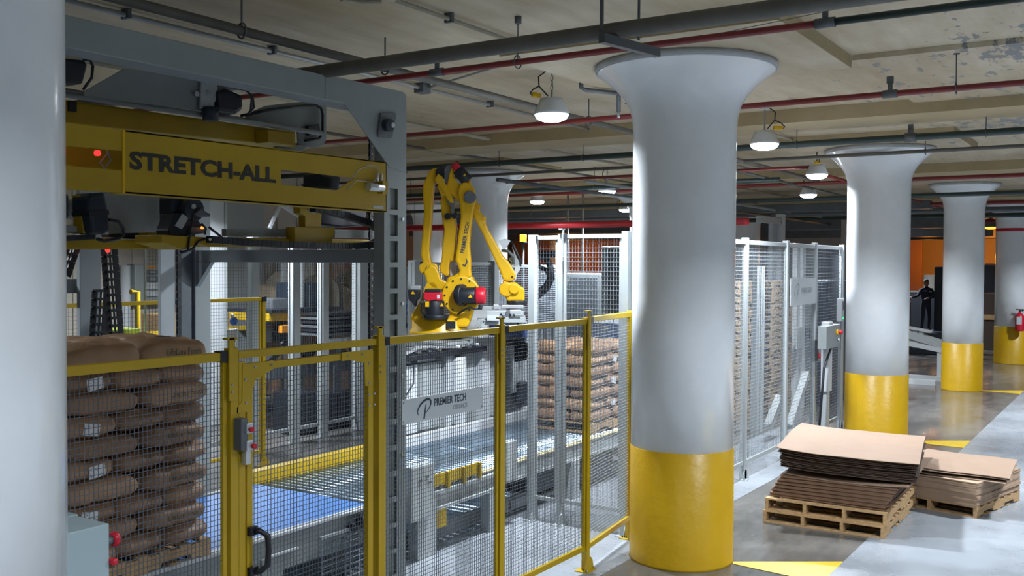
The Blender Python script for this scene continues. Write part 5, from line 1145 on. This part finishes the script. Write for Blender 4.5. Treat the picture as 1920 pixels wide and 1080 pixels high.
# orange fixtures far away
for (px, py_, lab) in [(1857, 427, 'oval orange glowing lamp between the two far columns'), (1745, 1, None)]:
    if lab:
        q = hit(px, py_, x=36.0); t = thing('sodium_lamp', lab, 'lamp', tuple(q)); MB().sphere(tuple(q), .22, .22, .06, 14, 8).build('lens', LENSO, t); MB().lathe([(.05, .32), (.12, .28), (.24, .02)], tuple(q), 16).build('housing', GRYD, t); MB().cyl((q[0], q[1], q[2]+.3), (q[0], q[1], CZ), .02, 6).build('stem', GRYD, t)
q = hit(1222, 398, x=34); 
# enclosure blocks beyond the narrow tall panels
a = hit(1062, 512, x=17.0); 
def xbox(name, label, cat, px0, px1, py0, py1, U, depth, m, z0=None, parts=()):
    a = hit(px0, py0, x=U); b_ = hit(px1, py1, x=U); zb = b_[2] if z0 is None else z0
    t = thing(name, label, cat, (U, (a[1]+b_[1])/2, zb)); MB().box(U, U+depth, b_[1], a[1], zb, a[2]).build('body', m, t, bevel=.02)
    for (nm, c0, c1, d0, d1, mm) in parts:
        e = hit(c0, d0, x=U); f = hit(c1, d1, x=U); MB().box(U-.03, U, f[1], e[1], f[2], e[2]).build(nm, mm, t, bevel=.004)
    return t
xbox('grey_enclosure', 'wide dark grey machine enclosure seen through the tall mesh panels', 'enclosure', 1012, 1127, 512, 600, 19.0, 2.0, GRY, 0, [('panel', 1020, 1060, 520, 600, GRYD), ('panel', 1070, 1120, 520, 640, GRYD)])
xbox('grey_enclosure', 'taller grey enclosure column beside the main column left edge', 'enclosure', 1128, 1182, 462, 600, 18.0, 1.5, GRYL, 0, [('panel', 1141, 1172, 468, 600, GRYD)])
xbox('blue_machine', 'blue grey machine body low behind the narrow yellow panel', 'machine', 1095, 1190, 604, 650, 15.0, 1.5, BLUD, 0, [('screen', 1120, 1140, 610, 622, GRYD), ('rail', 1095, 1190, 632, 640, STL)])
# dark curved hoses right of the robot wrist
t = thing('hose_loop', 'black looped hose right of the robot wrist behind the mesh', 'hose', (12.5, 7.6, 2.2))
MB().tube([tuple(hit(a, b_, x=13)) for a, b_ in [(1008, 478), (1024, 484), (1032, 500), (1034, 522), (1026, 540), (1012, 552), (1004, 560)]], .05, 10).build('hose', BLK, t)
MB().tube([tuple(hit(a, b_, x=13)) for a, b_ in [(1010, 500), (1024, 506), (1030, 520), (1022, 536), (1010, 545)]], .035, 8).build('hose', BLK, t)
MB().bar(tuple(hit(1010, 478, x=13)), tuple(hit(1042, 476, x=13)), .1, .1).build('hose_arm', BLK, t)
# pallet magazine frame between columns one and two
q = hit(1473, 402, y=8.0); t = thing('lift_mast', 'pale mast with cross plate rising above the tall grey fence', 'mast', (q[0], 8.0, 0))
b_ = hit(1465, 402, y=8.0); MB().box(b_[0], q[0], 8.0, 8.15, 0, q[2]).build('mast_post', WALLW, t, bevel=.01)
a = hit(1425, 404, y=8.0); a2 = hit(1466, 414, y=8.0); MB().box(a[0], a2[0], 8.0, 8.1, a2[2]-.1, a[2]).build('cross_plate', GRYL, t, bevel=.006)
a = hit(1452, 410, y=8.05); a2 = hit(1465, 445, y=8.05); MB().box(a[0], a2[0], 8.1, 8.2, .0, a[2]).build('mast_post', GRYL, t)
t = thing('magazine_frame', 'grey pallet magazine frame around the empty pallet towers', 'frame', (18.3, 6.0, 0))
for px in (1419, 1427): q = hit(px, 600, y=5.7); MB().box(q[0], q[0]+.18, 5.7, 5.8, 0, 2.9).build('upright', GRYL, t)
for px, V in ((1498, 6.0), (1508, 6.0)): q = hit(px, 600, y=V); MB().box(q[0]-.15, q[0]+.05, V, V+.1, .0, 3.3).build('upright', WALLW, t)
q = hit(1500, 640, y=5.9); MB().box(q[0]-.35, q[0]+.1, 5.85, 5.9, 1.25, 1.7).build('motor_box', GRYL, t, bevel=.02)
MB().bar(tuple(hit(1480, 800, y=5.4)), tuple(hit(1512, 700, y=5.4)), .12, .12).build('diagonal_leg', GRYL, t); MB().bar(tuple(hit(1440, 800, y=5.3)), tuple(hit(1462, 745, y=5.3)), .12, .12).build('diagonal_leg', GRYL, t)
boxthing('dark_machine', 'dark machine bulk behind the narrow mesh panel beside the control box', 'machine', 20.6, 22.4, 5.6, 7.6, 0, 2.6, BLKB, [('panel', 20.57, 20.6, 5.8, 7.3, .3, 1.4, GRYD), ('panel', 20.57, 20.6, 5.8, 7.3, 1.6, 2.4, GRYD)])
xbox('white_partition', 'plain white partition between pallet mast and second column', 'partition', 1470, 1600, 432, 560, 42.0, .3, GRYL, 0)
xbox('brown_partition', 'narrow brown post edge left of the second column', 'partition', 1577, 1590, 412, 500, 30.0, .3, WALLD, 0)
# inclined conveyor beyond column two
t = thing('inclined_conveyor', 'pale inclined gravity conveyor between second and third columns', 'conveyor', (27, 5.4, 0))
U = 27.0
def PU(px, py_): return Vector(hit(px, py_, x=U))
A, B2 = PU(1690, 622), PU(1775, 648)
MB().bar(A, B2, .25, .20).build('side_rail', GRYL, t); MB().bar(PU(1690, 611), PU(1746, 622), .3, .05).build('guide_rail', WALLW, t); MB().bar(PU(1690, 640), PU(1775, 658), .3, .12).build('lower_rail', WALLW, t)
for px in (1717, 1728): MB().bar(PU(px, 618), PU(px, 652), .12, .12).build('bracket', GRYL, t)
m_ = PU(1763, 690); MB().box(U-.1, U+.1, m_[1]-.06, m_[1]+.06, 0, PU(1763, 655)[2]).build('leg', WALLW, t)
a_ = PU(1692, 695); MB().box(U-.1, U+.1, a_[1]-.06, a_[1]+.06, 0, PU(1692, 640)[2]).build('leg', WALLW, t)
MB().box(U-1.2, U-1.0, PU(1770, 695)[1], PU(1690, 690)[1], .0, .12).build('floor_rail', WALLW, t); MB().box(U-.2, U, PU(1770, 695)[1], PU(1690, 690)[1], .0, .12).build('floor_rail', WALLW, t)
# dark bay contents in orange light
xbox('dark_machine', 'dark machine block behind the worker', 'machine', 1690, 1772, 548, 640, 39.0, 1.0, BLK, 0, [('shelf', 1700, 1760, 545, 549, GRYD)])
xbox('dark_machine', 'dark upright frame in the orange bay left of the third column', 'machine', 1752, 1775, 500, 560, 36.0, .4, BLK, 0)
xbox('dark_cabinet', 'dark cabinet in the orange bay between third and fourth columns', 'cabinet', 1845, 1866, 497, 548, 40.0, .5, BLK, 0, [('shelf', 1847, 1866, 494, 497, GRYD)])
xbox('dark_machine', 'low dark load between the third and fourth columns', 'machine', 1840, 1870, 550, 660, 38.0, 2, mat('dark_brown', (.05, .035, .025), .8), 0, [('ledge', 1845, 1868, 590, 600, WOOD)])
for (px, py_, r_, lab) in [(1743, 520, .32, 'round drum in the orange bay behind the worker'),]:
    q = hit(px, py_, x=40); t = thing('drum', lab, 'drum', (40, q[1], 0)); MB().cyl((40.6, q[1], 0), (40.6, q[1], q[2]+.1), r_, 24).build('body', WALLD, t, bevel=.03)
xbox('bay_beam', 'black overhead beam in the orange bay', 'beam', 1690, 1775, 440, 449, 41.0, .3, BLK)
xbox('bay_duct', 'pale overhead unit in the orange bay', 'duct', 1728, 1772, 432, 441, 42.0, .4, BEIG)
xbox('orange_bay_wall', 'rust brown wall edge of the orange bay beside the second column', 'wall panel', 1695, 1727, 425, 600, 44.0, .2, mat('rust_wall', (.30, .15, .09), .8), 0)
xbox('orange_bay_wall', 'ochre wall of the orange lit bay behind the columns', 'wall panel', 1727, 1925, 425, 640, 46.0, .2, mat('ochre_wall', (.62, .45, .25), .8), 0)
xbox('orange_bay_wall', 'rust coloured wall seen through the tall mesh panels', 'wall panel', 960, 1190, 432, 600, 40.0, .2, mat('rust_wall_b', (.34, .16, .08), .8), 0)
# ---------------------------------------------------------------- worker
def person():
    q = hit(1736, 560, x=35.5); t = thing('person', 'person in dark navy work clothes leaning over with arms reaching left', 'person', (35.5, q[1], .72), -rad(57))
    J = {'pel': (0, 0, .92), 'sp': (0, -.02, 1.12), 'ch': (-.01, -.05, 1.34), 'nk': (-.02, -.08, 1.47), 'hn': (-.03, -.10, 1.54),
         'ls': (-.19, -.06, 1.40), 'le': (-.36, -.18, 1.20), 'lw': (-.56, -.26, 1.16), 'rs': (.17, -.06, 1.40), 're': (.16, -.28, 1.18), 'rw': (-.06, -.38, 1.14),
         'lh': (-.09, 0, .90), 'lk': (-.11, -.04, .50), 'la': (-.12, .03, .09), 'lt': (-.14, -.13, .04), 'rh': (.09, 0, .90), 'rk': (.11, -.03, .50), 'ra': (.12, .04, .09), 'rt': (.14, -.12, .04)}
    Rr = {'pel': .15, 'sp': .135, 'ch': .15, 'nk': .06, 'hn': .055, 'ls': .075, 'le': .05, 'lw': .032, 'rs': .075, 're': .05, 'rw': .032, 'lh': .095, 'lk': .062, 'la': .045, 'lt': .04, 'rh': .095, 'rk': .062, 'ra': .045, 'rt': .04}
    E_ = [('pel', 'sp'), ('sp', 'ch'), ('ch', 'nk'), ('nk', 'hn'), ('ch', 'ls'), ('ls', 'le'), ('le', 'lw'), ('ch', 'rs'), ('rs', 're'), ('re', 'rw'), ('pel', 'lh'), ('lh', 'lk'), ('lk', 'la'), ('la', 'lt'), ('pel', 'rh'), ('rh', 'rk'), ('rk', 'ra'), ('ra', 'rt')]
    def skin(name, J, Rr, E_, m, root):
        ks = list(J); me = bpy.data.meshes.new(name); me.from_pydata([J[k] for k in ks], [(ks.index(a), ks.index(b_)) for a, b_ in E_], [])
        me.materials.append(m); o = bpy.data.objects.new(name, me); COL.objects.link(o); o.parent = t
        md = o.modifiers.new('skin', 'SKIN'); md.use_smooth_shade = True
        for i, k in enumerate(ks): me.skin_vertices[0].data[i].radius = (Rr[k], Rr[k]); me.skin_vertices[0].data[i].use_root = (k == root)
        s = o.modifiers.new('sub', 'SUBSURF'); s.levels = 2; s.render_levels = 2; return o
    skin('body', J, Rr, E_, NAVY, 'pel')
    for s_, wr, dr in (('l', J['lw'], Vector((-1, -.3, -.1))), ('r', J['rw'], Vector((-1, -.3, -.1)))):
        dr.normalize(); w0 = Vector(wr); H = {'w': w0, 'p': w0+dr*.06, 'q': w0+dr*.09}; RR = {'w': .030, 'p': .032, 'q': .028}; EE = [('w', 'p'), ('p', 'q')]
        for f in range(4):
            off = Vector((0, .018*(f-1.5), 0)); Ln = [.07, .082, .078, .06][f]
            H[f'a{f}'] = w0+dr*.10+off*1.2; H[f'b{f}'] = w0+dr*(.10+Ln*.5)+off*1.4+Vector((0, 0, -.008)); H[f'c{f}'] = w0+dr*(.10+Ln)+off*1.5+Vector((0, 0, -.028))
            for k in 'abc': RR[f'{k}{f}'] = .009
            EE += [('q', f'a{f}'), (f'a{f}', f'b{f}'), (f'b{f}', f'c{f}')]
        H['t0'] = w0+dr*.04+Vector((0, -.035, 0)); H['t1'] = w0+dr*.08+Vector((0, -.06, -.01)); RR['t0'] = .012; RR['t1'] = .010; EE += [('p', 't0'), ('t0', 't1')]
        skin('hand', H, RR, EE, SKIN, 'w')
    c = (-.05, -.14, 1.64)
    hd = MB(); hd.sphere(c, .078, .095, .115, 20, 14); hd.sphere((c[0]-.02, c[1]-.095, c[2]-.015), .014, .02, .025, 8, 6); hd.sphere((c[0]+.078, c[1], c[2]-.01), .012, .02, .03, 8, 6); hd.sphere((c[0]-.078, c[1], c[2]-.01), .012, .02, .03, 8, 6); hd.sphere((c[0]-.015, c[1]-.055, c[2]-.085), .045, .045, .035, 10, 8)
    hd.build('head', SKIN, t, world=False)
    e = MB(); e.sphere((c[0]-.045, c[1]-.082, c[2]+.012), .010, n=8, m=6); e.sphere((c[0]+.02, c[1]-.086, c[2]+.012), .010, n=8, m=6); e.build('eyes', HAIR, t, world=False)
    MB().box(c[0]-.035, c[0]+.01, c[1]-.098, c[1]-.088, c[2]-.062, c[2]-.054).build('mouth', mat('lips', (.15, .05, .04), .6), t, world=False)
    MB().sphere((c[0], c[1]+.015, c[2]+.03), .086, .10, .105, 18, 12).build('hair', HAIR, t, world=False)
    MB().box(-.17, -.06, -.225, -.215, 1.37, 1.385).box(.02, .1, -.225, -.215, 1.34, 1.355).build('chest_patch', ALU, t, world=False)
    return q
q = person()
boxthing('work_platform', 'dark raised platform the worker stands on', 'platform', 34.9, 37.0, q[1]-1.0, q[1]+1.4, 0, .72, BLKB)
t = boxthing('work_bench', 'dark bench edge in front of the worker hands', 'bench', 35.0, 35.4, q[1]+.45, q[1]+1.3, .72, 1.72, BLK)
# strip off helper properties
for o in list(COL.objects):
    if '_loc' in o: del o['_loc']
